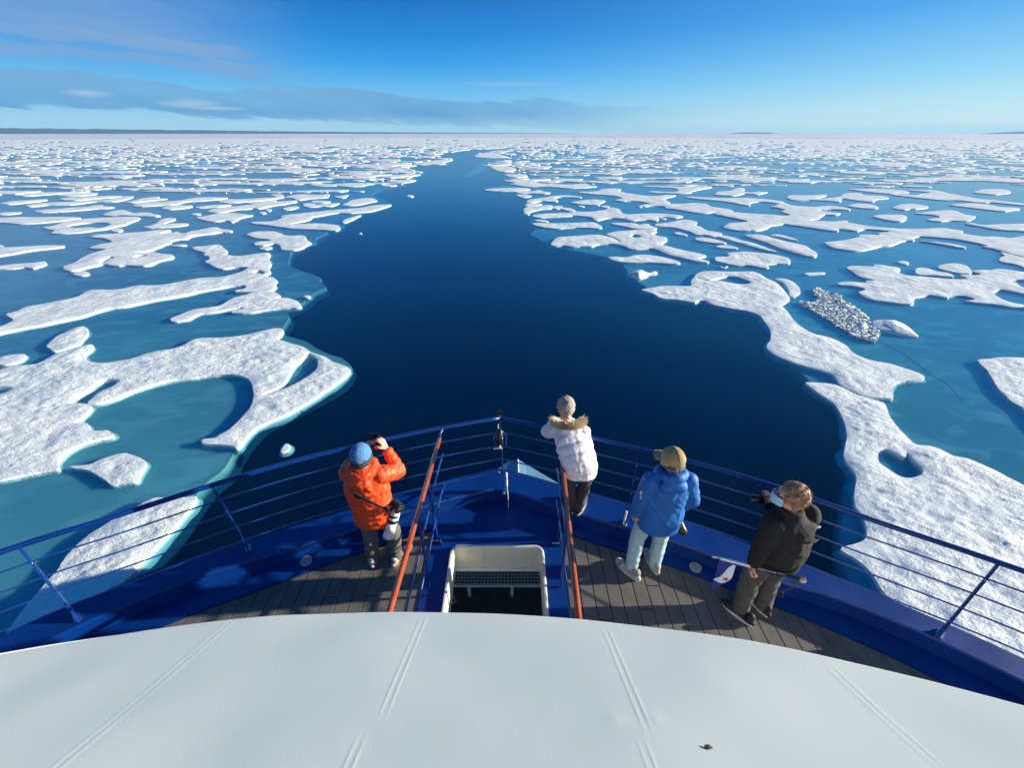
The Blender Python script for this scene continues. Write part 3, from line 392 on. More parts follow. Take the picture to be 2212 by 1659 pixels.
('small ice cake among the scattered floes right of the lead',0.15,[(10.96,74.49),(11.54,75.05),(12.22,74.49),(11.64,73.39)],[]),
('small ice cake among the scattered floes right of the lead',0.15,[(21.43,62.85),(22.18,63.18),(21.99,62.37),(21.37,62.21)],[]),
('small ice cake among the scattered floes right of the lead',0.15,[(0.88,89.71),(2.46,89.24),(3.88,87.71),(2.17,85.21)],[]),
('far crumbly chain of ice linking several lobes right of the lead',0.25,[(18.7,81.8),(20.63,83.85),(20.55,85.99),(19.68,88.24),(16.82,89.8),(13.97,92.25),(13.8,93.94),(17.69,94.81),(19.42,98.45),(21.9,99.98),(23.74,98.83),(22.51,94.81),(23.58,91.42),(24.79,89.8),(26.13,87.48),(28.07,87.48),(30.41,88.71),(32.18,88.71),(31.42,87.03),(29.08,84.55),(28.02,81.8),(27.9,79.21),(27.13,77.37),(28.31,76.77),(30.25,77.37),(31.87,77.98),(33.48,76.77),(33.05,74.47),(33.52,72.82),(34.6,71.55),(34.66,69.23),(33.78,67.97),(32.49,68.55),(31.4,68.55),(29.67,67.32),(28.25,67.6),(27.31,69.23),(26.43,71.24),(25.05,71.97),(25.52,74.47),(23.34,74.47),(21.2,73.36),(20.99,74.13),(22.81,76.19),(24.01,77.37),(23.11,79.85),(21.48,80.49),(19.6,80.1)],[]),
('open C shaped chain of ice behind the far crumbly chain on the right',0.22,[(28.35,94.68),(30.76,95.03),(32.0,93.64),(34.24,94.16),(35.9,97.75),(36.0,100.61),(33.28,102.6),(29.43,104.25),(31.22,105.74),(35.66,105.1),(39.75,103.63),(43.75,105.1),(45.88,104.67),(44.38,101.59),(41.23,98.68),(37.9,95.03),(36.74,92.46),(34.08,91.3),(31.46,91.96),(29.16,92.46)],[]),
('long beam of ice with a hooked end above the sprawling chain on the right',0.25,[(32.99,85.56),(34.36,86.44),(35.94,85.56),(38.38,84.55),(41.01,84.13),(44.02,84.55),(46.13,83.16),(47.81,81.14),(48.05,78.84),(46.27,77.37),(45.51,79.21),(43.39,79.21),(41.71,77.98),(40.28,75.26),(39.58,75.03),(39.05,76.77),(38.42,79.21),(36.93,81.14),(34.84,82.75)],[]),
('bird shaped floe behind the long hooked beam of ice',0.25,[(40.2,89.8),(43.19,94.46),(46.04,95.7),(49.3,99.98),(51.72,101.36),(50.55,98.45),(48.54,95.17),(49.19,93.09),(51.96,94.46),(52.87,93.43),(49.97,90.6),(48.6,89.49),(47.35,91.42),(44.81,89.02),(43.06,87.78),(41.05,88.55),(39.67,89.49)],[]),
('W shaped floe in the upper right field, left of the lozenge floe',0.25,[(52.66,85.99),(54.81,88.55),(56.59,88.24),(59.14,88.55),(62.72,90.12),(62.29,89.02),(59.45,85.99),(56.2,83.85),(58.63,83.85),(63.6,87.03),(66.64,90.6),(69.2,92.25),(70.65,91.42),(69.36,88.55),(71.69,87.48),(70.63,84.13),(67.12,82.47),(64.78,79.85),(63.17,79.85),(62.85,81.14),(61.97,82.47),(61.81,83.85),(58.71,79.85),(57.35,80.49),(54.93,81.8),(51.77,81.41),(51.14,82.2)],[]),
('lozenge shaped floe left of the smooth egg ended floe',0.25,[(56.21,74.47),(58.26,76.19),(60.32,77.13),(61.34,76.19),(60.81,73.91),(59.42,71.97),(57.4,71.97),(56.44,73.36)],[]),
('smooth egg ended floe alone in open water in the upper right ice field',0.28,[(52.91,64.48),(54.96,65.61),(56.59,65.79),(58.08,65.79),(57.55,64.05),(55.86,61.98),(53.88,60.41),(53.1,60.64),(52.58,61.58),(52.54,63.21)],[]),
('sprawling chain of joined floes running across the right field to the frame edge',0.3,[(41.91,73.41),(43.94,74.4),(45.76,76.47),(47.53,77.8),(47.14,75.31),(48.16,74.18),(50.17,73.41),(52.55,74.52),(53.99,74.18),(54.36,71.48),(53.42,70.25),(51.84,70.96),(48.79,70.45),(48.8,68.28),(49.97,67.06),(48.3,65.69),(46.92,65.87),(45.53,64.64),(44.0,62.7),(42.35,61.88),(41.58,61.09),(42.77,60.55),(43.85,60.09),(45.64,60.7),(47.05,61.33),(45.89,59.56),(46.16,58.32),(46.83,56.7),(48.11,55.83),(49.51,55.17),(52.09,55.04),(53.54,55.36),(55.27,55.64),(55.71,54.82),(56.1,53.66),(54.68,52.25),(54.97,51.29),(55.54,50.35),(56.84,50.58),(57.77,49.67),(60.55,50.81),(62.4,50.81),(51.43,40.78),(50.24,41.1),(50.55,42.77),(50.51,43.65),(50.92,44.74),(50.47,45.5),(51.34,45.62),(51.68,46.89),(51.49,48.13),(51.08,49.22),(50.14,49.89),(48.97,50.67),(47.81,50.58),(46.92,49.98),(45.91,49.0),(46.79,48.13),(47.64,47.51),(48.28,46.69),(48.66,45.62),(48.23,44.93),(47.48,45.31),(47.19,46.48),(46.71,47.51),(46.03,48.35),(44.91,48.48),(43.8,47.92),(42.32,46.89),(40.98,45.89),(39.75,45.7),(37.83,44.56),(36.47,43.9),(35.5,43.76),(34.76,44.19),(34.22,44.93),(34.43,46.48),(34.91,47.51),(36.21,47.92),(37.78,48.56),(39.6,49.53),(41.13,50.58),(41.24,51.29),(42.41,51.52),(43.83,51.29),(44.77,52.25),(44.17,52.4),(45.96,53.0),(47.06,53.36),(46.54,54.03),(45.68,54.82),(44.52,54.82),(43.02,53.77),(42.33,54.56),(41.64,55.09),(40.75,53.89),(39.88,54.08),(38.81,55.36),(37.9,57.05),(36.8,58.1),(36.82,58.6),(35.48,57.89),(33.83,57.05),(33.16,56.03),(31.28,54.4),(29.84,54.02),(28.08,54.27),(27.35,56.03),(28.63,57.75),(29.62,59.04),(31.49,59.56),(32.68,60.32),(32.32,61.88),(31.3,64.38),(30.48,66.6),(31.56,68.09),(34.12,68.28),(35.53,67.06),(36.88,66.41),(38.6,65.69),(39.9,64.81),(41.48,65.51),(41.68,68.0),(42.42,69.45),(43.54,70.45),(43.22,73.08)],[]),
('long tapered tongue of ice nearest the upper right edge of the view',0.25,[(74.1,75.51),(76.2,76.48),(78.99,77.47),(81.02,77.77),(80.96,75.51),(80.53,73.0),(82.58,73.0),(81.42,70.98),(78.51,69.72),(76.76,68.9),(76.05,69.89),(75.31,71.84),(74.68,73.63)],[]),
('arrowhead shaped floe right of the smooth egg ended floe',0.25,[(61.21,67.47),(63.01,67.71),(65.86,69.06),(68.15,69.89),(69.73,69.89),(69.0,68.1),(67.86,65.8),(68.09,64.48),(65.92,62.6),(63.87,61.07),(62.35,60.94),(60.96,60.94),(59.0,60.3),(58.27,61.46),(60.08,62.6),(61.64,63.28),(62.97,65.06),(62.7,66.17),(61.52,66.55)],[]),
('fat tongue of ice cut by the right edge above the sprawling chain',0.25,[(61.05,58.75),(62.63,59.05),(62.09,57.56),(63.48,57.85),(65.62,58.33),(67.42,58.45),(69.53,58.33),(64.3,53.46),(63.29,53.98),(61.74,54.5),(61.23,55.58),(61.3,56.98),(60.93,57.97)],[]),
('bunched little floe above the arrowhead shaped floe',0.25,[(62.02,72.28),(65.03,75.03),(67.33,76.48),(69.03,76.97),(69.33,75.8),(69.68,74.56),(68.47,73.0),(65.62,71.41),(64.01,71.24),(62.51,70.56),(62.0,71.24)],[]),
('long jagged ridge of ice sloping down to the right edge, far up the field',0.25,[(75.47,89.54),(77.67,89.8),(79.08,88.5),(82.74,90.87),(86.22,92.94),(85.64,95.11),(83.7,96.6),(88.26,97.36),(90.15,95.85),(88.35,91.14),(87.85,88.24),(86.77,84.55),(86.65,82.81),(87.84,81.69),(87.9,79.53),(89.07,76.48),(87.51,75.03),(85.49,76.48),(85.16,79.0),(83.47,78.49),(81.71,78.49),(81.94,80.6),(80.54,81.36),(78.42,81.36),(77.41,82.81),(76.57,84.55),(75.75,87.23)],[]),
('grey topped floe at the upper right edge behind the jagged ridge',0.25,[(94.87,92.94),(100.8,97.36),(104.14,98.92),(106.97,98.14),(102.67,92.94),(99.19,90.87),(95.67,89.54),(94.75,91.14)],[]),
('slim double pointed floe left of the jagged ridge, far right',0.25,[(73.38,99.4),(75.96,98.92),(79.28,99.72),(81.23,98.45),(83.25,97.36),(81.93,92.94),(78.24,91.55),(76.02,90.87),(74.75,92.52),(73.74,95.85)],[]),
('hindmost traced slab in the upper right field, long and thin',0.25,[(80.13,103.39),(84.7,105.67),(89.11,105.14),(92.89,106.22),(95.94,103.04),(92.81,102.7),(88.12,103.91),(83.66,103.04)],[]),
('blunt floe cut by the right edge of the view above the large jagged floe',0.22,[(50.02,43.03),(50.25,42.52),(50.15,40.97),(50.72,40.09),(45.86,35.64),(46.59,37.62),(46.84,38.75),(46.42,39.48),(47.59,40.71),(49.06,41.68)],[]),
('humped floe behind the large jagged floe at the right edge of the view',0.22,[(38.88,37.75),(40.04,38.46),(41.08,38.83),(41.86,38.75),(41.81,38.03),(41.15,36.94),(40.55,36.15),(39.99,35.64),(39.34,35.64),(38.99,35.89),(38.73,36.41),(38.53,36.94)],[]),
('club shaped floe close behind the large jagged floe on the right',0.22,[(35.78,36.41),(36.64,37.26),(37.31,37.34),(37.56,36.94),(37.47,36.15),(38.0,35.77),(37.79,34.9),(37.49,34.66),(36.86,34.9),(36.15,35.15),(35.25,35.27),(35.21,35.69)],[]),
('tiny flat ice cake above the large jagged floe on the right',0.14,[(36.72,39.58),(37.44,39.88),(37.51,39.19),(37.02,38.7),(36.56,38.61),(36.52,39.13)],[]),
('large jagged floe with finger like points at the right edge of the view',0.28,[(30.39,37.44),(31.17,37.86),(32.2,37.8),(33.05,37.72),(33.49,38.37),(34.09,38.28),(34.57,37.72),(34.95,37.44),(34.75,36.77),(34.1,36.24),(33.77,35.6),(33.7,34.98),(34.56,34.74),(35.56,34.26),(36.64,33.91),(38.1,33.98),(38.52,35.18),(39.23,35.1),(39.69,34.98),(40.72,35.53),(40.6,36.24),(41.87,36.63),(42.48,36.5),(43.55,36.98),(44.08,36.77),(44.83,35.98),(45.37,35.23),(43.56,33.57),(42.55,33.84),(41.87,33.8),(41.22,33.57),(40.9,32.67),(40.27,31.82),(40.5,30.77),(39.09,29.48),(38.82,30.32),(38.5,31.01),(38.17,31.31),(37.54,31.01),(36.76,30.52),(36.25,29.85),(35.91,29.02),(35.91,28.32),(36.25,27.9),(37.0,27.57),(36.38,27.0),(35.72,27.41),(35.04,27.49),(34.7,27.9),(34.19,28.15),(33.42,28.41),(32.91,28.72),(33.78,28.85),(34.07,29.66),(33.5,29.85),(32.67,29.75),(32.32,29.39),(32.06,29.57),(31.77,29.94),(31.26,30.0),(30.35,29.66),(29.67,29.3),(29.11,28.58),(28.56,28.04),(28.0,28.15),(27.2,28.5),(26.57,28.85),(26.3,29.48),(26.42,30.32),(26.66,30.71),(27.3,31.01),(27.51,31.21),(27.62,31.72),(27.26,32.14),(26.75,32.35),(26.29,32.46),(26.41,32.78),(27.17,33.16),(28.09,33.12),(28.81,32.89),(29.23,33.45),(30.34,33.57),(29.91,33.91),(29.52,34.62),(29.79,35.6),(30.06,36.5)],[]),
("long smooth floe slanting down to the right like a whale's back",0.3,[(27.99,51.5),(28.91,51.67),(29.91,51.27),(30.26,49.71),(30.73,47.88),(31.27,46.89),(31.75,45.7),(31.17,43.9),(30.99,42.63),(30.08,41.34),(29.53,41.42),(29.02,42.22),(28.66,43.68),(28.39,45.47),(28.35,47.63),(28.04,49.44),(27.76,50.53)],[]),
('thin curved sliver lying just above the long smooth slanting floe',0.15,[(30.83,51.58),(32.19,51.87),(32.65,50.57),(32.72,48.8),(32.11,49.22),(31.56,50.73)],[]),
('thin slanting floe just below and left of the long smooth slanting floe',0.22,[(24.2,50.57),(25.14,51.24),(25.9,50.29),(26.08,48.69),(26.64,47.53),(26.96,45.98),(27.19,44.39),(27.34,43.31),(26.64,43.74),(26.06,45.06),(25.68,46.7),(25.16,47.93),(24.72,49.48)],[]),
('small ice cake among the scattered floes right of the lead',0.15,[(22.1,45.86),(23.01,46.33),(23.78,46.09),(24.02,44.77),(23.18,44.77),(22.36,45.08)],[]),
('compact floe with a short spur just above the large winding right floe',0.22,[(19.65,40.34),(20.17,41.21),(21.09,41.29),(21.66,41.68),(21.81,42.69),(22.92,43.1),(24.04,43.31),(25.0,42.98),(26.06,42.28),(26.82,41.48),(27.02,40.72),(26.53,39.6),(25.93,38.89),(24.99,38.89),(24.11,38.65),(23.59,38.37),(23.42,37.53),(22.88,37.37),(22.41,37.87),(21.8,38.31),(20.83,38.2),(20.23,38.72),(19.63,39.5)],[]),
('straight stick of ice floating alone above the brash ice on the right',0.15,[(25.68,35.84),(26.65,35.99),(27.48,36.05),(27.25,35.69),(26.19,35.39),(25.32,35.24)],[]),
('small ice cake among the scattered floes right of the lead',0.15,[(36.71,39.57),(37.48,39.82),(37.57,39.28),(37.09,38.76),(36.54,38.65)],[]),
('large winding floe bordering the lead on the right, looping round a pond',0.28,[(10.09,31.24),(11.26,31.78),(11.96,32.09),(13.07,32.09),(13.85,32.03),(14.39,32.29),(14.71,33.34),(15.34,34.31),(15.83,35.18),(16.52,35.93),(17.52,36.24),(18.77,36.09),(20.09,36.09),(21.14,36.09),(21.45,35.33),(21.36,34.17),(21.5,33.21),(21.34,32.03),(20.98,30.69),(20.57,29.44),(20.12,28.8),(19.16,27.87),(18.91,27.18),(18.72,26.24),(18.37,25.19),(18.21,24.36),(18.17,23.57),(18.37,22.9),(18.8,22.53),(19.05,22.11),(19.14,21.57),(19.07,21.04),(18.91,20.43),(19.05,19.75),(19.47,19.37),(20.02,19.05),(20.39,18.55),(20.63,18.11),(20.54,17.7),(20.19,17.5),(19.53,17.4),(18.95,17.29),(18.44,16.98),(18.06,16.52),(17.6,15.87),(17.36,15.79),(16.83,15.9),(16.43,16.08),(16.21,16.52),(16.02,16.82),(15.97,17.21),(16.13,17.7),(16.16,18.11),(15.76,18.55),(15.29,18.91),(14.9,19.28),(14.61,19.85),(14.42,20.35),(14.43,20.98),(14.71,21.41),(15.33,22.2),(15.93,23.41),(16.19,24.19),(16.45,25.3),(16.56,25.88),(16.41,26.34),(16.02,26.8),(15.47,27.08),(14.95,27.47),(14.45,27.77),(14.16,28.27),(14.12,28.69),(13.72,28.8),(13.2,28.38),(12.64,28.69),(12.02,29.01),(11.32,29.12),(10.87,29.55),(10.73,30.34)],[[(15.66,34.51),(15.88,34.31),(16.29,33.67),(16.99,33.95),(18.02,34.6),(18.85,34.74),(19.35,34.17),(19.52,33.34),(19.34,32.81),(18.71,32.5),(18.07,32.68),(17.49,33.21),(16.79,33.48),(15.99,33.34),(15.74,33.95),(15.55,34.23)]]),
('steep fragment of ice across a narrow crack from the large winding right floe',0.22,[(21.98,34.05),(22.56,34.19),(22.9,33.91),(23.01,33.09),(22.77,31.93),(22.37,31.07),(21.88,30.37),(21.37,30.03),(20.9,29.36),(21.0,29.98),(21.41,30.96),(21.96,32.19),(22.26,33.36)],[]),
('smooth humped floe at the right tip of the brash ice',0.5,[(23.15,24.84),(23.66,25.13),(24.35,25.18),(24.89,25.13),(25.04,24.67),(24.95,23.94),(24.6,23.02),(24.47,22.65),(23.9,22.75),(23.46,22.94),(23.09,23.24),(22.77,23.63),(22.68,24.1)],[]),
('big block of ice in the brash ice, its near face blue with shade',0.6,[(22.06,24.39),(22.65,24.86),(22.78,24.64),(22.33,23.91),(21.9,23.83),(21.73,23.99)],[]),
('broadest near floe, on the right beyond the railing, with a heart shaped pond',0.32,[(14.28,17.19),(14.72,17.19),(15.17,17.12),(15.6,16.92),(15.84,16.47),(16.07,16.03),(16.45,15.71),(16.73,15.38),(16.52,14.88),(16.19,14.31),(15.97,13.78),(15.86,13.22),(15.77,12.74),(15.78,12.48),(16.19,12.43),(16.47,12.24),(16.62,11.85),(16.99,11.71),(17.22,11.44),(17.41,11.08),(17.5,10.7),(17.64,10.38),(17.87,9.88),(18.04,9.3),(12.66,4.66),(10.73,5.01),(10.16,5.71),(9.9,6.23),(9.86,6.5),(9.91,6.74),(9.95,7.04),(9.91,7.3),(9.79,7.51),(9.61,7.68),(9.66,7.82),(10.06,7.91),(10.46,8.05),(10.72,8.26),(10.97,8.63),(11.13,8.99),(11.16,9.3),(11.34,9.65),(11.69,10.1),(12.12,10.62),(12.29,11.0),(12.33,11.35),(12.49,11.8),(12.99,12.48),(13.58,13.22),(13.94,13.9),(14.27,14.62),(14.46,15.34),(14.41,15.96),(14.32,16.54)],[[(14.06,12.14),(14.42,12.24),(14.59,12.04),(14.66,11.82),(14.8,11.8),(15.03,12.04),(15.07,11.9),(14.97,11.53),(14.93,11.26),(14.77,11.0),(14.31,10.74),(13.89,10.66),(13.68,10.83),(13.59,11.17),(13.56,11.48),(13.8,11.85)]]),
('pointed floe cut off by the right edge, above the broadest near floe',0.22,[(25.05,19.59),(25.86,19.71),(26.69,19.9),(27.73,19.84),(29.21,19.65),(22.09,13.32),(22.73,15.12),(22.75,15.59),(23.09,16.37),(23.62,17.29),(24.45,18.46)],[]),
('longest far finger of ice pointing left into the lead from its right bank',0.2,[(-5.94,97.72),(-4.27,99.92),(-0.68,101.06),(3.22,101.06),(3.87,97.72),(1.83,96.22),(-1.87,94.98),(-4.59,95.6)],[]),
('knotted cluster of small floes ending in a long bar, right of the lead',0.25,[(-2.14,118.0),(0.72,119.57),(3.79,120.21),(6.99,122.83),(10.17,123.5),(9.6,120.21),(5.76,116.47),(7.47,110.71),(10.46,109.35),(13.66,108.03),(17.66,110.71),(18.22,105.47),(19.62,104.23),(16.32,101.83),(12.26,100.67),(9.84,102.54),(7.27,103.5),(3.29,103.5),(0.66,108.03),(-0.73,109.35),(0.97,112.1)],[]),
("ragged diamond floe on the lead's right bank, far off",0.25,[(-7.42,167.93),(-2.02,174.24),(1.33,156.56),(-1.71,146.57),(-4.36,148.95)],[]),
('needle of ice poking into the far lead from the right',0.25,[(-11.03,178.93),(-5.76,182.44),(0.64,184.61),(-3.39,177.57),(-9.88,174.24)],[]),
('flat cap shaped floe under the ragged diamond floe far up the right bank',0.25,[(-2.64,136.91),(0.47,135.69),(3.6,136.91),(4.41,129.88),(2.38,126.97),(0.12,126.97)],[]),
('farthest cluster reaching into the lead from the right, where it narrows',0.25,[(-19.24,245.28),(-19.59,276.68),(-12.43,303.01),(-4.17,254.49),(-1.53,235.52),(-8.47,233.19),(-14.26,233.19)],[]),
('slender far spear of ice pointing into the lead from the left bank',0.22,[(-37.51,130.18),(-34.83,134.01),(-31.46,137.23),(-27.3,137.23),(-27.65,132.07),(-30.82,128.34),(-33.18,124.81)],[]),
('crumpled far floe just below the slender spear on the left bank',0.22,[(-32.03,116.74),(-28.87,119.85),(-25.65,120.49),(-24.74,116.74),(-26.59,112.36),(-29.81,113.78)],[]),
('small far bar of ice below the crumpled floe on the left bank',0.22,[(-30.72,106.98),(-29.69,108.81),(-27.47,108.28),(-26.95,104.96),(-29.11,104.47)],[]),
('thin dark edged floe above the slender spear on the left bank',0.22,[(-42.83,171.43),(-39.06,177.98),(-35.77,175.97),(-37.86,168.32),(-39.56,164.74)],[]),
('farthest long finger of ice reaching into the lead from the left',0.22,[(-39.93,188.77),(-36.15,205.29),(-33.47,214.64),(-27.57,216.61),(-26.93,205.29),(-28.55,195.06),(-25.91,182.86),(-32.07,181.44),(-36.34,180.04)],[]),
('small far ice chunk floating alone in the lead near its left bank',0.2,[(-20.47,87.57),(-20.36,89.18),(-19.07,87.4),(-19.2,85.34)],[]),
('white crumbs in a row above the large winding right floe',0.1,[(19.09,37.78),(19.28,38.02),(19.25,37.72),(19.02,37.46)],[]),
('white crumbs in a row above the large winding right floe',0.1,[(19.21,37.52),(19.36,37.65),(19.4,37.49),(19.22,37.33)],[]),
('white crumbs in a row above the large winding right floe',0.1,[(19.53,37.88),(19.8,38.19),(19.97,38.12),(19.73,37.78),(19.49,37.65)],[]),
]
LEFT_BANK=[(-12.2,6.16),(-11.25,7.32),(-10.79,7.81),(-10.68,8.71),(-10.79,9.59),(-10.86,10.5),(-10.75,10.99),(-10.64,11.42),(-10.76,12.06),(-10.89,12.75),(-10.9,13.49),(-10.84,14.18),(-10.53,14.72),(-10.04,15.43),(-9.57,16.11),(-9.07,16.83),(-8.59,17.77),(-8.56,18.96),(-8.77,19.5),(-9.46,20.23),(-10.12,20.51),(-11.32,21.4),(-12.13,22.17),(-13.46,22.91),(-14.28,23.34),(-14.72,24.62),(-15.04,26.01),(-15.77,27.21),(-15.76,27.69),(-15.36,28.68),(-15.34,30.09),(-15.35,31.04),(-14.98,32.33),(-15.52,33.15),(-16.22,34.07),(-16.32,34.76),(-17.33,35.77),(-18.91,36.97),(-20.14,38.09),(-20.99,38.92),(-21.6,40.14),(-22.67,42.79),(-23.11,44.44),(-23.05,45.76),(-22.86,47.62),(-22.28,48.35),(-23.21,50.4),(-23.14,52.33),(-23.03,55.32),(-22.72,56.6),(-22.53,57.94),(-23.65,61.54),(-23.55,65.57),(-23.15,69.15),(-22.7,73.11),(-21.32,78.08),(-24.6,85.08),(-27.53,88.66),(-28.7,94.16),(-28.33,103.23),(-25.79,109.29),(-27.48,116.08),(-27.53,138.16),(-27.1,143.56),(-36.02,161.41),(-36.26,179.33),(-26.9,189.81),(-27.37,214.75),(-28.94,229.76),(-42.3,259.87),(-38.87,298.78),(-33.14,339.17),(-19.36,363.65),(-11.72,377.24),(-3.57,401.19),(0.39,414.32)]
RIGHT_BANK=[(3.26,391.87),(-2.34,363.65),(-20.78,293.52),(-20.18,257.18),(-13.23,235.22),(-3.29,235.22),(-1.94,214.75),(-11.61,188.34),(-7.79,176.09),(-4.5,153.69),(-2.78,144.43),(0.13,132.39),(-2.4,123.73),(0.4,113.27),(-2.39,108.02),(-6.47,102.06),(-4.76,99.21),(0.34,96.7),(1.03,90.92),(2.82,87.41),(2.34,78.26),(1.91,73.09),(2.08,69.06),(2.64,64.43),(2.56,64.31),(2.47,61.92),(2.82,60.05),(3.76,57.26),(2.88,55.32),(2.33,52.9),(2.9,50.67),(3.71,48.6),(4.19,47.38),(5.36,45.76),(6.79,44.23),(8.61,42.59),(9.57,41.81),(10.23,40.69),(10.7,40.14),(10.52,38.76),(10.32,38.09),(10.46,37.13),(9.94,35.33),(10.25,34.48),(10.66,33.15),(10.87,32.14),(11.24,30.95),(11.8,30.27),(13.13,29.72),(14.05,29.18),(14.65,28.98),(15.58,28.57),(16.43,28.07),(17.22,27.49),(17.33,27.02),(17.33,26.89),(17.12,25.42),(16.71,24.34),(16.04,23.21),(15.24,22.27),(14.98,21.6),(14.94,20.46),(14.94,19.49),(14.95,18.6),(14.88,17.76),(14.88,16.98),(15.07,16.38),(15.07,15.69),(14.66,14.65),(14.24,13.94),(13.56,13.06),(13.01,12.35),(12.62,11.59),(12.13,10.9),(11.52,10.18),(10.96,9.44),(10.41,8.84),(9.98,8.27),(9.7,7.75),(9.42,7.26),(9.33,6.86),(9.41,6.33),(10.25,5.48)]
BRASH=[(20.81,28.65),(21.37,28.7),(21.86,28.65),(22.49,29.08),(22.83,29.85),(23.03,30.65),(23.94,31.73),(24.25,31.36),(24.41,30.65),(24.7,30.18),(24.62,29.51),(24.25,28.97),(24.25,28.44),(24.17,27.54),(23.97,26.49),(23.51,25.42),(22.96,24.41),(22.72,23.4),(22.29,22.88),(21.24,21.89),(20.91,22.23),(20.68,22.73),(20.69,23.62),(20.6,24.41),(20.73,25.59),(20.73,26.86),(20.73,27.64)]
CRACKS=[([(21.86, 22.41), (22.05, 21.52), (21.95, 20.67), (21.8, 19.59), (21.43, 18.42), (21.53, 17.67), (21.32, 16.89), (20.91, 16.02), (20.66, 15.34)], 0.05), ([(12.13, 58.37), (12.19, 57.47), (11.22, 56.14), (10.74, 54.86), (10.64, 53.94)], 0.1), ([(14.43, 46.25), (15.26, 44.47), (15.98, 42.8), (16.27, 40.67)], 0.05), ([(20.93, 38.22), (21.99, 37.56), (23.29, 36.93), (24.22, 35.71), (24.58, 34.55), (25.17, 33.47)], 0.07)]
# ================================================================== SEA AND ICE
def smooth_poly(P, jit=0.):
    P = np.array(P); n = len(P); out = []
    for i in range(n):
        p0, p1, p2, p3 = P[i-1], P[i], P[(i+1) % n], P[(i+2) % n]; L = np.hypot(*(p2-p1)); k = int(min(8, max(2, L/.5)))
        for j in range(k):
            t = j/k; out.append(.5*((2*p1)+(p2-p0)*t+(2*p0-5*p1+4*p2-p3)*t*t+(3*p1-p0-3*p2+p3)*t**3))
    return np.array(out)
def sdf(X, Y, P):
    """signed distance, positive inside polygon P"""
    sh = X.shape; x = X.ravel(); y = Y.ravel(); d2 = np.full(x.size, 1e18); ins = np.zeros(x.size, bool)
    for i in range(len(P)):
        ax, ay = P[i-1]; bx, by = P[i]; ex, ey = bx-ax, by-ay; L = ex*ex+ey*ey+1e-12
        t = np.clip(((x-ax)*ex+(y-ay)*ey)/L, 0, 1); d2 = np.minimum(d2, (x-ax-t*ex)**2+(y-ay-t*ey)**2)
        c = ((ay > y) != (by > y)); 
        if c.any(): ins ^= c & (x < ex*(y-ay)/(ey if abs(ey) > 1e-12 else 1e-12)+ax)
    d = np.sqrt(d2); return np.where(ins, d, -d).reshape(sh)
def hash2(ix, iy, s):
    h = (ix*374761393+iy*668265263+s*2147483647) & 0xffffffff; h = ((h ^ (h >> 13))*1274126177) & 0xffffffff
    return ((h ^ (h >> 16)) & 0xffff)/65535.
def vnoise(x, y, s=0):
    ix = np.floor(x).astype(np.int64); iy = np.floor(y).astype(np.int64); fx = x-ix; fy = y-iy; fx = fx*fx*(3-2*fx); fy = fy*fy*(3-2*fy)
    return (hash2(ix, iy, s)*(1-fx)+hash2(ix+1, iy, s)*fx)*(1-fy)+(hash2(ix, iy+1, s)*(1-fx)+hash2(ix+1, iy+1, s)*fx)*fy-.5
def fbm(x, y, s=0, o=3):
    r = 0; a = 1; q = 0
    for k in range(o): r = r+a*vnoise(x*2**k+17*k, y*2**k-9*k, s+k); q += a; a *= .5
    return r/q*2
SK = [1.]
CORN = [(0, 0), (1, 0), (1, 1), (0, 1)]      # (du, dv)
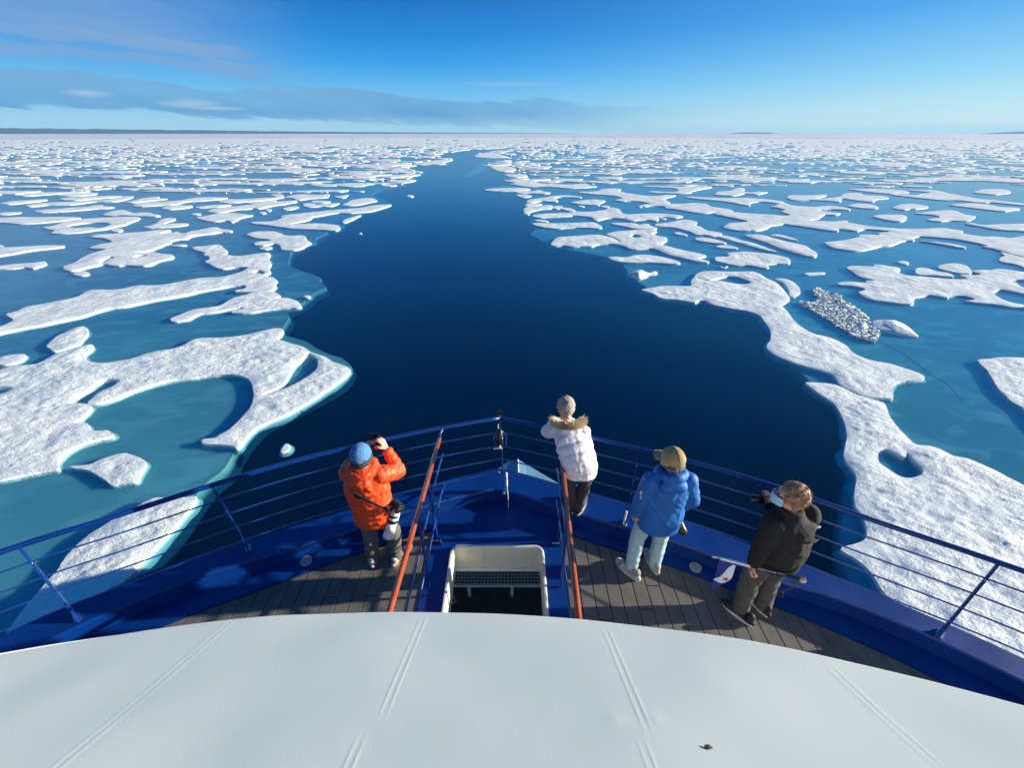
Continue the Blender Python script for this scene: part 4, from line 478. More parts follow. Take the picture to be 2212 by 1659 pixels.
def clip_mesh(X, Y, F, ztop, h, label=None, under=.20):
    """Cuts the sheet F>0 out of the grid, gives it a top, a rim wall and a sloping underwater foot.
    Returns verts, faces and, per face, the component label."""
    nv, nu = X.shape; ins = F > 0
    gid = -np.ones((nv, nu), np.int64); idx = np.argwhere(ins); gid[ins] = np.arange(len(idx))
    verts = [np.stack([X[ins], Y[ins], ztop[ins]], 1)]; nvt = len(idx)
    gy, gx = np.gradient(F); 
    faces = []; labs = []
    i00 = ins[:-1, :-1]; i10 = ins[:-1, 1:]; i11 = ins[1:, 1:]; i01 = ins[1:, :-1]
    full = i00 & i10 & i11 & i01; a = gid[:-1, :-1][full]; b = gid[:-1, 1:][full]; c = gid[1:, 1:][full]; d = gid[1:, :-1][full]
    faces = np.stack([a, b, c, d], 1).tolist()
    if label is not None: labs = label[:-1, :-1][full].tolist()
    anyc = (i00 | i10 | i11 | i01) & ~full
    extra = []; ecache = {}; walls = []; base = nvt
    def cross(j, i, j2, i2):
        key = (min((j, i), (j2, i2)), max((j, i), (j2, i2)))
        if key in ecache: return ecache[key]
        f1, f2 = F[j, i], F[j2, i2]; t = f1/(f1-f2); t = min(max(t, .02), .98)
        x = X[j, i]+(X[j2, i2]-X[j, i])*t; y = Y[j, i]+(Y[j2, i2]-Y[j, i])*t
        # outward direction: away from the inside node, projected on the local fall of F
        dux = X[j, min(i+1, nu-1)]-X[j, max(i-1, 0)]; dvy = Y[min(j+1, nv-1), i]-Y[max(j-1, 0), i]
        ox = -gx[j, i]/(dux/2+1e-9); oy = -gy[j, i]/(dvy/2+1e-9); L = math.hypot(ox, oy)+1e-9
        k = base+len(extra); extra.append((x, y, h*.72)); extra.append((x, y, h*.72)); extra.append((x, y, -.01)); ow = .05+.22*max(0, .35+.9*mnoise.noise(Vector((x*.8, y*.8, 5)))+.25*mnoise.noise(Vector((x*2.4, y*2.4, 9))))*(under/.2)*SK[0]; extra.append((x+ox/L*ow, y+oy/L*ow, -under*.72))
        ecache[key] = k; return k
    for j, i in np.argwhere(anyc):
        cs = [(j+dv, i+du) for du, dv in CORN]; poly = []; cr = []
        for k in range(4):
            p = cs[k]; q = cs[(k+1) % 4]; pi_, qi = ins[p], ins[q]
            if pi_: poly.append(gid[p])
            if pi_ != qi: e = cross(*p, *q); poly.append(e); cr.append((len(poly)-1, pi_))
        lab = 0
        if label is not None: lab = max(label[p] for p in cs)
        if len(poly) >= 3:
            faces.append([int(q) for q in poly]); labs.append(lab)
        for n_, (pos, leaving) in enumerate(cr):
            if leaving:                                       # exits here, re-enters at the next crossing
                e1 = poly[pos]; e2 = poly[cr[(n_+1) % len(cr)][0]]
                faces.append([int(e1+1), int(e1+2), int(e2+2), int(e2+1)]); faces.append([int(e1+2), int(e1+3), int(e2+3), int(e2+2)]); labs += [lab, lab]
    v = np.concatenate(verts+([np.array(extra)] if extra else []))
    return v, faces, labs
def ice_top(X, Y, F, h, rel=1.):
    rim = 1-np.exp(-np.maximum(F, 0)/(.28+.5*h)); r2 = np.minimum(1, np.maximum(F, 0)/.5)
    return h*(.72+.28*rim)+rel*r2*(.05*fbm(X*.55, Y*.8, 3)+.035*fbm(X*1.7+Y*.5, Y*2.6, 5, 2)+.018*fbm(X*5+Y*1.5, Y*8, 9, 2))
def mound(h, F):
    return 0

TRACED = []
grpL, grpR = 'ice floes left of the open lead', 'ice floes right of the open lead'
for lab, h, outer, holes in FLOES:
    mnd = h > .45; h = h*.8 if mnd else h*.5
    P = smooth_poly(outer); H = [smooth_poly(q) for q in holes]; TRACED.append((P, H))
    x0, y0 = P.min(0)-.4; x1, y1 = P.max(0)+.4
    cx, cy = P.mean(0); dist = max(8, math.hypot(cx*.75, cy))
    rx = max(.055, dist*.0030); ry = max(.055, dist*dist*.00016)
    x0 = max(x0, -1.75*max(y1, 8)-12); x1 = min(x1, 1.75*max(y1, 8)+12)
    nx = int(min(650, (x1-x0)/rx))+3; ny = int(min(500, (y1-y0)/ry))+3
    gx_ = np.linspace(x0, x1, nx); gy_ = np.linspace(y0, y1, ny); X, Y = np.meshgrid(gx_, gy_)
    F = sdf(X, Y, P)
    for q in H: F = np.minimum(F, -sdf(X, Y, q))
    wob = min(.12, .02+dist*.0012); F = F+wob*fbm(X*1.3, Y*1.3, 21)*1.0
    zt = ice_top(X, Y, F, h)
    if mnd: zt = h*.12+(h*.95)*(1-np.exp(-np.maximum(F, 0)/.7))*(.7+.6*fbm(X*1.1, Y*1.1, 8))+.02
    v, f, _ = clip_mesh(X, Y, F, np.maximum(zt, .05), h*.16 if mnd else h)
    if not f: continue
    o = pyd('ice_floe', v, f, SNOW, None, True)
    tag(o, lab, 'ice floe', grpR if 'right of the lead' in lab or cx > -2 else grpL)
print('traced floes', len(TRACED))

# --- the scattered pack farther out: floes cut from one field on a grid that opens out with distance
LB = LEFT_BANK; RB = RIGHT_BANK
lead = np.array([(x-.0, y) for x, y in LB if y < 1500]+[(x, y) for x, y in RB if y < 1500])
UU = np.linspace(-1.95, 1.95, 1180)
inv = np.linspace(1/52., 1/1500., 200); YY = 1/inv
U, V = np.meshgrid(UU, YY); X = U*V*.98; Y = V.copy()
wx = X+5*fbm(X/26, Y/26, 31); wy = Y+5*fbm(X/26, Y/26, 32)
fs_ = np.interp(Y, [60, 150, 400], [1, .85, .75]); Fn = fbm(wx/14/fs_, wy/4.6/fs_, 41, 3)+.55*fbm(wx/5.2/fs_, wy/2.1/fs_, 44, 2)
thr = np.interp(Y, [50, 100, 200, 350, 550, 1500], [.13, .12, .04, -.12, -.30, -.65]) + .10*fbm(X/90, Y/60, 47, 2)-.07*(X < 0)
F = (Fn-thr)*4.
LD = sdf(X, Y, lead); F = np.minimum(F, -LD*1.+.0*X-.3)
near = Y < 140
for P, H in TRACED:
    x0, y0 = P.min(0)-6; x1, y1 = P.max(0)+6
    m = (X > x0) & (X < x1) & (Y > y0) & (Y < y1)
    if m.any():
        s = sdf(X[m], Y[m], P); F[m] = np.minimum(F[m], -s-1.2)
# inside the frame nothing is added nearer than the traced ice
lim = np.where(X < 0, np.interp(X/Y, [-1.4, -1., -.6, -.3, 0], [86, 92, 92, 95, 120]), np.interp(X/Y, [0, .3, .7, 1.0, 1.4], [112, 104, 108, 112, 100]))
infr = np.abs(X/Y) < 1.36+(Y < 60)*.25
F = np.where(infr & (Y < lim), np.minimum(F, (Y-lim)*.5), F)
ins = F > 0; lab = np.zeros(F.shape, np.int64); cur = 0; sizes = [0]
nv_, nu_ = F.shape; il = ins.tolist(); ll = [[0]*nu_ for _ in range(nv_)]
for j in range(nv_):
    for i in range(nu_):
        if il[j][i] and not ll[j][i]:
            cur += 1; st = [(j, i)]; ll[j][i] = cur; c = 0
            while st:
                a, b = st.pop(); c += 1
                for a2, b2 in ((a-1, b), (a+1, b), (a, b-1), (a, b+1)):
                    if 0 <= a2 < nv_ and 0 <= b2 < nu_ and il[a2][b2] and not ll[a2][b2]: ll[a2][b2] = cur; st.append((a2, b2))
            sizes.append(c)
lab = np.array(ll)
zt = ice_top(X, Y, F*.5, .13, .7)
v, f, labs = clip_mesh(X, Y, F, zt, .14, lab, under=.12)
view = np.array([0]+[0]*cur, float)
inview = np.abs(X/Y) < 1.38
cnt = np.bincount(lab[inview & ins], minlength=cur+1); cnt[0] = 0
nbig = 300-len(TRACED)-2
big = set(np.argsort(-cnt)[:nbig].tolist()); big = {b for b in big if cnt[b] > 3}
bylab = {}
for fc, l in zip(f, labs): bylab.setdefault(int(l) if int(l) in big else 0, []).append(fc)
for l, fs in bylab.items():
    used = np.unique(np.concatenate([np.array(q) for q in fs])); rm = -np.ones(len(v), np.int64); rm[used] = np.arange(len(used))
    fs2 = [[int(rm[i]) for i in q] for q in fs]; vv = v[used]
    o = pyd('ice_floe' if l else 'drift_ice', vv, fs2, SNOW, None, False)
    if l:
        cx, cy = vv[:, 0].mean(), vv[:, 1].mean(); side = 'left' if cx < 0 else 'right'
        big_ = cnt[l] > 90
        if cy > 260: s = 'broad crowded sheet of white floes in the far pack %s of the lead' % side if big_ else 'tiny distant ice floe in the crowded far pack %s of the lead' % side
        else: s = 'long far floe of joined lobes in the upper ice field %s of the lead' % side if big_ else 'small far ice floe in the upper ice field %s of the lead' % side
        tag(o, s, 'ice floe', grpL if cx < 0 else grpR)
    else: tag(o, 'countless small floes crowding together towards the horizon', 'drift ice', kind='stuff')
print('pack comps', cur, 'big', len(big), 'faces', len(f))

# --- water surface, the sea below, submerged ice either side of the lead, far pack, land
def disc(name, r, z, m):
    n = 96; v = [(r*math.cos(2*math.pi*k/n), r*math.sin(2*math.pi*k/n), z) for k in range(n)]; return tag(pyd(name, v, [tuple(range(n))], m), kind='structure')
tag(disc('water', 26000, 0, WATER), 'calm blue sea surface')
disc('deep_water', 26000, -.78, MT['deep'])
def shelf(bank, far, name, label):
    P = smooth_poly(np.array(bank+far)); v = []; f = []
    # top sheet by triangulation, edge falls away with depth
    pts = [Vector((x, y, 0)) for x, y in P]; tri = tessellate_polygon([pts]); n = len(P)
    C_ = np.roll(P, -1, 0)-np.roll(P, 1, 0); nrm = np.stack([C_[:, 1], -C_[:, 0]], 1); nrm /= np.linalg.norm(nrm, axis=1)[:, None]+1e-9
    area = .5*np.sum(P[:, 0]*np.roll(P[:, 1], -1)-np.roll(P[:, 0], -1)*P[:, 1]); s = 1 if area > 0 else -1
    jit = np.array([.12*mnoise.noise(Vector((x*.9, y*.9, 2))) for x, y in P])
    v = [(x, y, -.10) for x, y in P]+[(x+s*a*(.12+j), y+s*b*(.12+j), -.50) for (x, y), (a, b), j in zip(P, nrm, jit)]+[(x+s*a*.22, y+s*b*.22, -.72) for (x, y), (a, b) in zip(P, nrm)]
    f = [tuple(t) for t in tri]
    for i in range(n):
        j = (i+1) % n; f.append((i, j, n+j, n+i)); f.append((n+i, n+j, 2*n+j, 2*n+i))
    o = pyd(name, v, f, SHELF)
    return tag(o, label, kind='structure')
shelf(LEFT_BANK, [(2, 900), (-300, 9000), (-12000, 9000), (-12000, 0), (-200, -20), (-26, -14), (-15, 2)], 'submerged_ice', 'teal shelf of submerged ice left of the lead')
rsh = shelf(RIGHT_BANK, [(12, -4), (30, -20), (12000, 0), (12000, 9000), (300, 9000), (9, 900)], 'submerged_ice', 'teal shelf of submerged ice right of the lead')
crackm = mat('ice_crack', (.035, .13, .20), .9)  # dark teal of the cracks in the submerged shelf
for pts, w_ in CRACKS:
    P = offset_curve([(x+.12*mnoise.noise(Vector((x, y, 1))), y+.12*mnoise.noise(Vector((x, y, 7))), 0) for x, y in pts], 6); cv = []; cf = []
    for i, p in enumerate(P):
        d_ = (P[min(i+1, len(P)-1)]-P[max(i-1, 0)]).normalized(); q = w_*(.6+.8*abs(mnoise.noise(p*1.7)))*(1-(i/len(P))**3); cv += [(p.x-d_.y*q, p.y+d_.x*q, -.094), (p.x+d_.y*q, p.y-d_.x*q, -.094)]
    pyd('crack', cv, [(2*i, 2*i+1, 2*i+3, 2*i+2) for i in range(len(P)-1)], crackm, rsh)
# far pack sheet reaching the horizon
v = []; f = []; rows = [1350, 1700, 2300, 3200, 4800, 8000, 16000, 25000]; nc = 160
for r_ in rows:
    for k in range(nc+1):
        a = R(-82)+R(164)*k/nc; rr = r_*(1+.05*mnoise.noise(Vector((a*9, r_*.01, 0)))*(r_ < 1600)); v.append((rr*math.sin(a), rr*math.cos(a), .3))
for j in range(len(rows)-1):
    for k in range(nc): a = j*(nc+1)+k; f.append((a, a+1, a+nc+2, a+nc+1))
tag(pyd('distant_pack_ice', v, f, MT['pack']), 'unbroken pale band of pack ice along the horizon', kind='structure')
def land(name, prof, label, dist=11000):
    """prof: (azimuth deg, height m)"""
    v = []; f = []; n = 220; a0, a1 = prof[0][0], prof[-1][0]; dep = [0, .03, .07, .12, .2]
    for j, dd in enumerate(dep):
        for k in range(n+1):
            a = a0+(a1-a0)*k/n; h = np.interp(a, [p[0] for p in prof], [p[1] for p in prof]); t = (0, .45, .8, 1, .9)[j]
            h = h*t*(1+.14*mnoise.noise(Vector((a*.9, j*.4, 1)))+.06*mnoise.noise(Vector((a*4, j, 3)))); r_ = dist*(1+dd); v.append((r_*math.sin(R(a)), r_*math.cos(R(a)), .2+h))
    for j in range(len(dep)-1):
        for k in range(n): a = j*(n+1)+k; f.append((a, a+1, a+n+2, a+n+1))
    return tag(pyd(name, v, f, MT['land'], None, True), label, kind='structure')
land('hills', [(-75, 150), (-58, 110), (-50, 92), (-40, 78), (-30, 58), (-20, 38), (-8, 22), (2, 13), (9, 0)], 'long low dark coast along the left horizon')
land('hills', [(44, 0), (47, 45), (50, 80), (54, 110), (62, 140), (75, 150)], 'short dark coast at the right end of the horizon')
land('hills', [(24, 0), (25.5, 26), (28, 26), (29, 0)], 'tiny dark islet on the horizon right of the middle', 12000)

# --- brash ice: hundreds of sharp splinters standing in the rubble field
BP = smooth_poly(np.array(BRASH)); x0, y0 = BP.min(0); x1, y1 = BP.max(0); v = []; f = []
rr = random.Random(3); pts = []
for _ in range(5200):
    pts.append((rr.uniform(x0, x1), rr.uniform(y0, y1)))
pa = np.array(pts); s = sdf(pa[:, 0], pa[:, 1], BP); pa = pa[s > .03]; kept = []
for x, y in pa:
    r_ = rr.uniform(.05, .20)
    if any((x-a)**2+(y-b)**2*1.7 < ((r_+q)*.92)**2 for a, b, q in kept): continue
    kept.append((x, y, r_)); n = len(v); hh = rr.uniform(.05, .12); tx = rr.uniform(-.05, .40); ty = rr.uniform(-.35, .5); a0 = rr.uniform(0, 6.28); k_ = rr.choice((4, 5, 5, 6))
    el_ = rr.uniform(1, 1.7); ring_ = [(math.cos(a0+6.283*q/k_)*r_*el_*rr.uniform(.75, 1.15), math.sin(a0+6.283*q/k_)*r_*.75*rr.uniform(.75, 1.15)) for q in range(k_)]
    v += [(x+a, y+b, -.05) for a, b in ring_]+[(x+a*.86, y+b*.86, max(.04, hh-tx*a-ty*b)) for a, b in ring_]
    f += [(n+q, n+(q+1) % k_, n+k_+(q+1) % k_, n+k_+q) for q in range(k_)]+[tuple(n+k_+q for q in range(k_))]
print('brash', len(kept))
slush = mat('grey_slush', (.16, .22, .23), .5, var=(3, (.30, .38, .38), 6))
tag(pyd('brash_ice', v, f, SNOW), 'raft of sharp brash ice splinters inside the bend of the winding right floe', 'brash ice', kind='stuff')
bs = MB(); tri = tessellate_polygon([[Vector((a, b, 0)) for a, b in BP]]); n = len(BP)
bs.add([(a, b, .035) for a, b in BP]+[(a, b, -.25) for a, b in BP], [tuple(t) for t in tri]+[(i, (i+1) % n, n+(i+1) % n, n+i) for i in range(n)])
bs.build('slush', slush); tag(bpy.data.objects['slush'], 'grey slush sheet holding the brash ice together', kind='structure')

# --- thin polar haze between the ship and the far coast
hz = bpy.data.materials.new('haze'); hz.use_nodes = True; t = hz.node_tree; t.nodes.clear()
pv = t.nodes.new('ShaderNodeVolumePrincipled'); pv.inputs['Color'].default_value = (.32, .70, 1, 1); pv.inputs['Density'].default_value = 3e-5
oo = t.nodes.new('ShaderNodeOutputMaterial'); t.links.new(pv.outputs[0], oo.inputs['Volume'])
m_ = MB(); m_.box((0, 0, 105), (53000, 53000, 216)); h_ = m_.build('haze', hz); tag(h_, 'faint blue haze over the sea towards the coast', kind='stuff')
# ================================================================== SHIP
ship = empty('expedition_ship', (0, 0, 0), label='blue hulled expedition ship, its bow deck seen from above', cat='ship')
OUT = [(-6.6, -1.2), (-6.1, .3), (-5.4, 1.35), (-4.67, 2.02), (-4.18, 2.38), (-3.66, 2.73), (-2.95, 3.06), (-1.96, 3.5), (-1.34, 3.77), (-.84, 4.0), (-.48, 4.12), (-.12, 4.2), (.6, 3.93), (1.18, 3.70), (2.1, 3.30), (3.2, 2.67), (3.8, 2.3), (4.47, 1.82), (5.2, 1.15), (5.9, .2), (6.4, -1.2)]
INN = [(-6.2, -1.2), (-5.7, .2), (-5.0, 1.12), (-4.33, 1.83), (-3.88, 2.2), (-3.4, 2.5), (-2.75, 2.8), (-1.86, 3.16), (-1.33, 3.42), (-.78, 3.64), (-.45, 3.74), (-.12, 3.80), (.55, 3.52), (1.06, 3.30), (1.79, 3.03), (2.70, 2.56), (3.26, 2.33), (3.9, 1.93), (4.6, 1.3), (5.4, .1), (5.9, -1.2)]
DEK = [(-5.8, -1.2), (-5.35, .1), (-4.7, .95), (-4.12, 1.6), (-3.72, 1.98), (-3.27, 2.28), (-2.64, 2.58), (-1.84, 2.98), (-1.24, 3.24), (-.78, 3.40), (-.45, 3.5), (-.12, 3.55), (.55, 3.34), (1.0, 3.14), (1.73, 2.87), (2.63, 2.42), (3.17, 2.12), (3.72, 1.76), (4.4, 1.15), (5.1, .0), (5.5, -1.2)]
o3 = offset_curve([(x, y, 0) for x, y in OUT], 4); i3 = offset_curve([(x, y, 0) for x, y in INN], 4); d3 = offset_curve([(x, y, 0) for x, y in DEK], 4)
# keep the crisp corner of the stem
def strip(name, rows, m, parent=ship, smooth=False):
    v = [p for r_ in rows for p in r_]; n = len(rows[0]); f = []
    for j in range(len(rows)-1):
        for k in range(n-1): a = j*n+k; f.append((a, a+1, a+n+1, a+n))
    return pyd(name, v, f, m, parent, smooth)
def lift(c, z, s=0): return [(p.x, p.y, z) for p in c]
def toward(c, c2, t, z): return [(p.x+(q.x-p.x)*t, p.y+(q.y-p.y)*t, z) for p, q in zip(c, c2)]
ZC = D+.2
SMALL = 1
strip('bulwark_cap', [lift(d3, ZC-.2+.012) and toward(i3, o3, 0, ZC-.018), toward(i3, o3, .04, ZC), toward(i3, o3, .96, ZC), toward(i3, o3, 1, ZC-.018)], MT['navy'])
strip('bulwark_side', [toward(i3, d3, .02, D+.024), toward(i3, d3, .015, D+.034), toward(i3, d3, .0, D+.036), toward(i3, o3, .01, ZC-.018)], MT['navy'])
strip('waterway', [lift(d3, D-.02), lift(d3, D+.014), toward(i3, d3, .0, D+.026)], MT['navy'])
def ring(z, k):
    return [((p.x+.1)*k-.1, p.y*k, z) for p in o3]
hull = strip('hull', [toward(i3, o3, 1, ZC-.018), toward(i3, o3, 1.03, ZC-.06), ring(6.1, 1.03), ring(5.0, 1.22), ring(3.6, 1.52), ring(2.6, 1.86), ring(1.2, 2.0), ring(-1.5, 1.9)], MT['navy'], ship, True)
# pale faceted fairing that shows past the stem
fair = [(-.46, 4.72, 5.88), (-.04, 5.12, 5.9), (.10, 5.13, 5.92), (.22, 5.05, 5.9), (.95, 4.42, 5.88)]
low = [(x*1.15, y+.30, 5.1) for x, y, z in fair]; back = [(-.46, 3.95, 5.98), (-.04, 4.15, 6.02), (.10, 4.2, 6.05), (.22, 4.1, 6.02), (.95, 3.7, 5.98)]
strip('stem_fairing', [back, fair, low], MT['pale'])
m_ = MB(); m_.tube([(.10, 5.13, 5.925), (.10, 4.6, 6.0), (.10, 4.2, 6.055)], .008, 6); m_.build('weld_seam', MT['white'], bpy.data.objects['stem_fairing'])
m_ = MB(); m_.ball((.86, 3.88, ZC-.0), .028, 6, (1.6, .7, .5)); m_.build('chafe_plate', MT['steel'], ship)

# deck: black caulk bed with separate boards, blue steel plate in the middle, hatch opening
def edge_y(x):
    xs = [p.x for p in d3]; ys = [p.y for p in d3]; return float(np.interp(x, xs, ys))
HX0, HX1, HY0, HY1 = -.70, .36, 1.5, 3.09
PX0, PX1 = -.95, .575
bed = [(p.x, p.y, D-.012) for p in d3]
for sgn in (-1, 1):
    xs = np.linspace(PX0, -5.8, 40) if sgn < 0 else np.linspace(PX1, 5.5, 40)
    v = [(x, -1.2, D-.012) for x in xs]+[(x, edge_y(x)+.01, D-.012) for x in xs]; f = [(i, i+1, 41+i, 40+i) for i in range(39)]
    tag(pyd('deck_bed', v, f, MT['caulk'], ship))
PW = .142; GAP = .0032
rr = random.Random(5); pc = 0
for side in (-1, 1):
    x = (PX0 if side < 0 else PX1)
    k = 0
    while abs(x) < 4.6:
        xa, xb = (x-PW, x) if side < 0 else (x, x+PW); xa += GAP/2; xb -= GAP/2
        ya, yb = edge_y(xa)-.012, edge_y(xb)-.012
        cuts = [0.2]; y = .2+rr.uniform(.5, 1.6)
        while y < min(ya, yb)-.25: cuts.append(y); y += rr.uniform(1.1, 1.9)
        cuts.append(None)
        for c0, c1 in zip(cuts[:-1], cuts[1:]):
            yA = ya if c1 is None else c1-.003; yB = yb if c1 is None else c1-.003; y0 = c0+.003
            zz = D+rr.uniform(-.0008, .0012); b = .004
            if min(yA, yB) <= y0+.05: continue
            v = [(xa, y0, zz-.011), (xb, y0, zz-.011), (xb, yB, zz-.011), (xa, yA, zz-.011), (xa+b, y0+b, zz), (xb-b, y0+b, zz), (xb-b, yB-b, zz), (xa+b, yA-b, zz)]
            pyd('deck_board', v, [(4, 5, 6, 7), (0, 1, 5, 4), (1, 2, 6, 5), (2, 3, 7, 6), (3, 0, 4, 7)], MT['plank'], ship); pc += 1
        x += PW*side; k += 1
print('boards', pc)
# blue centre plate round the hatch (rounded far corners)
PZ = D+.012
def rrect(x0, x1, y0, y1, r, n=6):
    p = [(x0, y0), (x1, y0)]
    for k in range(n+1): a = math.pi/2*k/n; p.append((x1-r+r*math.cos(a), y1-r+r*math.sin(a)))
    for k in range(n+1): a = math.pi/2+math.pi/2*k/n; p.append((x0+r+r*math.cos(a), y1-r+r*math.sin(a)))
    return p
hatch = rrect(HX0, HX1, HY0, HY1, .10)
outer = [(PX0, -1.2)]+[(p.x, p.y) for p in d3 if PX0 < p.x < PX1][::1]
op = [(PX0, .2), (PX1, .2), (PX1, edge_y(PX1)+.01)]+[(p.x, p.y+.01) for p in reversed(d3) if PX0 < p.x < PX1]+[(PX0, edge_y(PX0)+.01)]
tri = tessellate_polygon([[Vector((x, y, 0)) for x, y in op], [Vector((x, y, 0)) for x, y in hatch]])
allp = [(x, y, PZ) for x, y in op+hatch]
pyd('centre_plate', allp, [tuple(t) for t in tri], MT['navy'], ship)
no = len(op); v = [(x, y, PZ) for x, y in op]+[(x, y, D-.02) for x, y in op]; pyd('plate_edge', v, [(i, (i+1) % no, no+(i+1) % no, no+i) for i in range(no)], MT['navy'], ship)
# hatch coaming: rounded cream lip, cream far wall going down
def loop_strip(name, loops, m, parent):
    n = len(loops[0]); v = [p for l in loops for p in l]; f = []
    for j in range(len(loops)-1):
        for k in range(n): f.append((j*n+k, j*n+(k+1) % n, (j+1)*n+(k+1) % n, (j+1)*n+k))
    return pyd(name, v, f, m, parent)
def hl(e, z): return [(x, y, z) for x, y in rrect(HX0-e, HX1+e, HY0-e, HY1+e, .10+e)]
coam = loop_strip('hatch_coaming', [hl(.004, PZ), hl(.004, D+.045), hl(-.004, D+.055), hl(-.022, D+.055), hl(-.03, D+.045), hl(-.03, D-.34), hl(-.0, D-.36)], MT['cream'], ship)
m_ = MB(); m_.box((-.33, HY1-.034, D-.14), (.006, .004, .36)); m_.build('weld_seam', MT['cream'], coam)
m_ = MB(); m_.box((-.17, HY1-.05, D-.335), (1.02, .03, .02)); m_.build('wall_ledge', MT['white'], coam)
# lower deck under the hatch
LZ = D-2.62
m_ = MB(); m_.box((-.17, 4.92, LZ+.75), (3.0, .05, 1.6), Matrix.Rotation(R(12), 3, 'X')); m_.box((-1.9, 2.6, LZ+.8), (.05, 3.4, 1.6)); m_.box((1.55, 2.6, LZ+.8), (.05, 3.4, 1.6)); m_.build('lower_wall', MT['cream'], ship)
m_ = MB(); m_.box((-.17, 3.2, LZ-.03), (3.5, 3.8, .02)); m_.build('lower_deck_bed', MT['caulk'], ship)
for k in range(22):
    x = -1.75+k*.15
    pyd('lower_deck_board', [(x, 1.4, LZ), (x+.142, 1.4, LZ), (x+.142, 5, LZ), (x, 5, LZ)], [(0, 1, 2, 3)], MT['plank'], ship)
# grating bench: frame and lattice bars
GZ = D-2.3
gy0, gy1 = 4.12, 4.78; gm = MB(); gx0, gx1 = -1.02, .62; pitch = .056
n = int((gx1-gx0)/pitch)
for k in range(n+1): gm.box((gx0+k*pitch, (gy0+gy1)/2, GZ), (.013, gy1-gy0, .02))
for k in range(int((gy1-gy0)/pitch)+1): gm.box(((gx0+gx1)/2, gy0+k*pitch, GZ+.001), (gx1-gx0, .013, .018))
bench = tag(pyd('grating_bench', gm.v, gm.f, MT['grp'], ship))
bench['kind'] = 'stuff'
g2 = MB(); rot = Matrix.Rotation(R(32), 3, 'Z')
for k in range(12): g2.box(Vector((-1.02, 3.99, GZ-.002))+rot @ Vector((-.6+k*pitch, -.0, 0)), (.013, .42, .02), rot)
for k in range(8): g2.box(Vector((-1.02, 3.99, GZ-.001))+rot @ Vector((-.30, -.2+k*pitch, 0)), (.64, .013, .018), rot)
o = g2.build('angled_grating', MT['grp'], ship); o['kind'] = 'stuff'
m_ = MB(); m_.box(((gx0+gx1)/2, gy0-.02, GZ-.01), (gx1-gx0, .03, .06)); m_.build('bench_rail', MT['grp'], ship)
for x in (-.72, -.0, .55): m_ = MB(); m_.box((x, gy0, GZ-.17), (.05, .05, .3)); m_.build('bench_leg', MT['grp'], ship)
for x, y in ((-.78, 4.22), (-.66, 4.26), (-.02, 4.27), (.10, 4.27), (-.86, 4.12)):
    m_ = MB(); m_.cyl((x, y, GZ+.015), (x, y, GZ+.024), .022, 12); m_.build('grating_clip', MT['steel'], ship)
for x in (-.40, .22):
    m_ = MB(); m_.tube([(x, 1.6, D-.62), (x, 1.93, D-.62), (x, 1.99, D-.66)], .022, 10); m_.build('companion_handrail', MT['teak'], ship)

dlm = mat('grey_light_cover', (.42, .43, .41), .5)
# flush round deck lights on the waterway
for x, y in ((-2.30, 2.90), (2.02, 2.82)):
    m_ = MB(); m_.cyl((x, y, D+.02), (x, y, D+.032), .062, 28); b = m_.build('deck_light', dlm, ship)
    m_ = MB()
    for r_ in (.016, .030, .044): 
        for k in range(int(r_*420)):
            a = 2*math.pi*k/int(r_*420); m_.cyl((x+r_*math.cos(a), y+r_*math.sin(a), D+.032), (x+r_*math.cos(a), y+r_*math.sin(a), D+.0335), .0032, 6)
    m_.build('perforation', MT['black'], b)

# ---- perimeter railing
RL = [(-6.2, .2, 0), (-5.15, 1.45, 0), (-4.2, 2.17, 0), (-3.58, 2.53, 0), (-2.9, 2.94, 0), (-2.27, 3.27, 0), (-1.44, 3.62, 0), (-.81, 3.84, 0), (-.146, 4.03, 0)]
RR = [(-.146, 4.03, 0), (.37, 3.86, 0), (.93, 3.64, 0), (1.89, 3.25, 0), (2.57, 2.90, 0), (3.23, 2.48, 0), (3.89, 2.08, 0), (4.45, 1.68, 0), (5.3, .9, 0), (6.0, 0, 0)]
cL = offset_curve(RL, 4); cR = offset_curve(RR, 4); full = cL+cR[1:]
top = MB(); top.tube([(p.x, p.y, D+1.17) for p in cL], .025, 12); top.tube([(p.x, p.y, D+1.17) for p in cR], .023, 12)
rail = top.build('railing', MT['navy'], ship, True)
cable = mat('blue_rail_rod', (.008, .045, .22), .28, coat=.4, spec=.7)
BASE = lambda p, t: (p.x*(1-.02*t), p.y*(1-.055*t))
for hz in (.99, .81, .63, .45):
    t = (1.17-hz)/.97
    for c in (cL, cR):
        m_ = MB(); m_.tube([(*BASE(p, t), D+hz) for p in c], .0075, 8); m_.build('rail_rod', cable, rail, True)
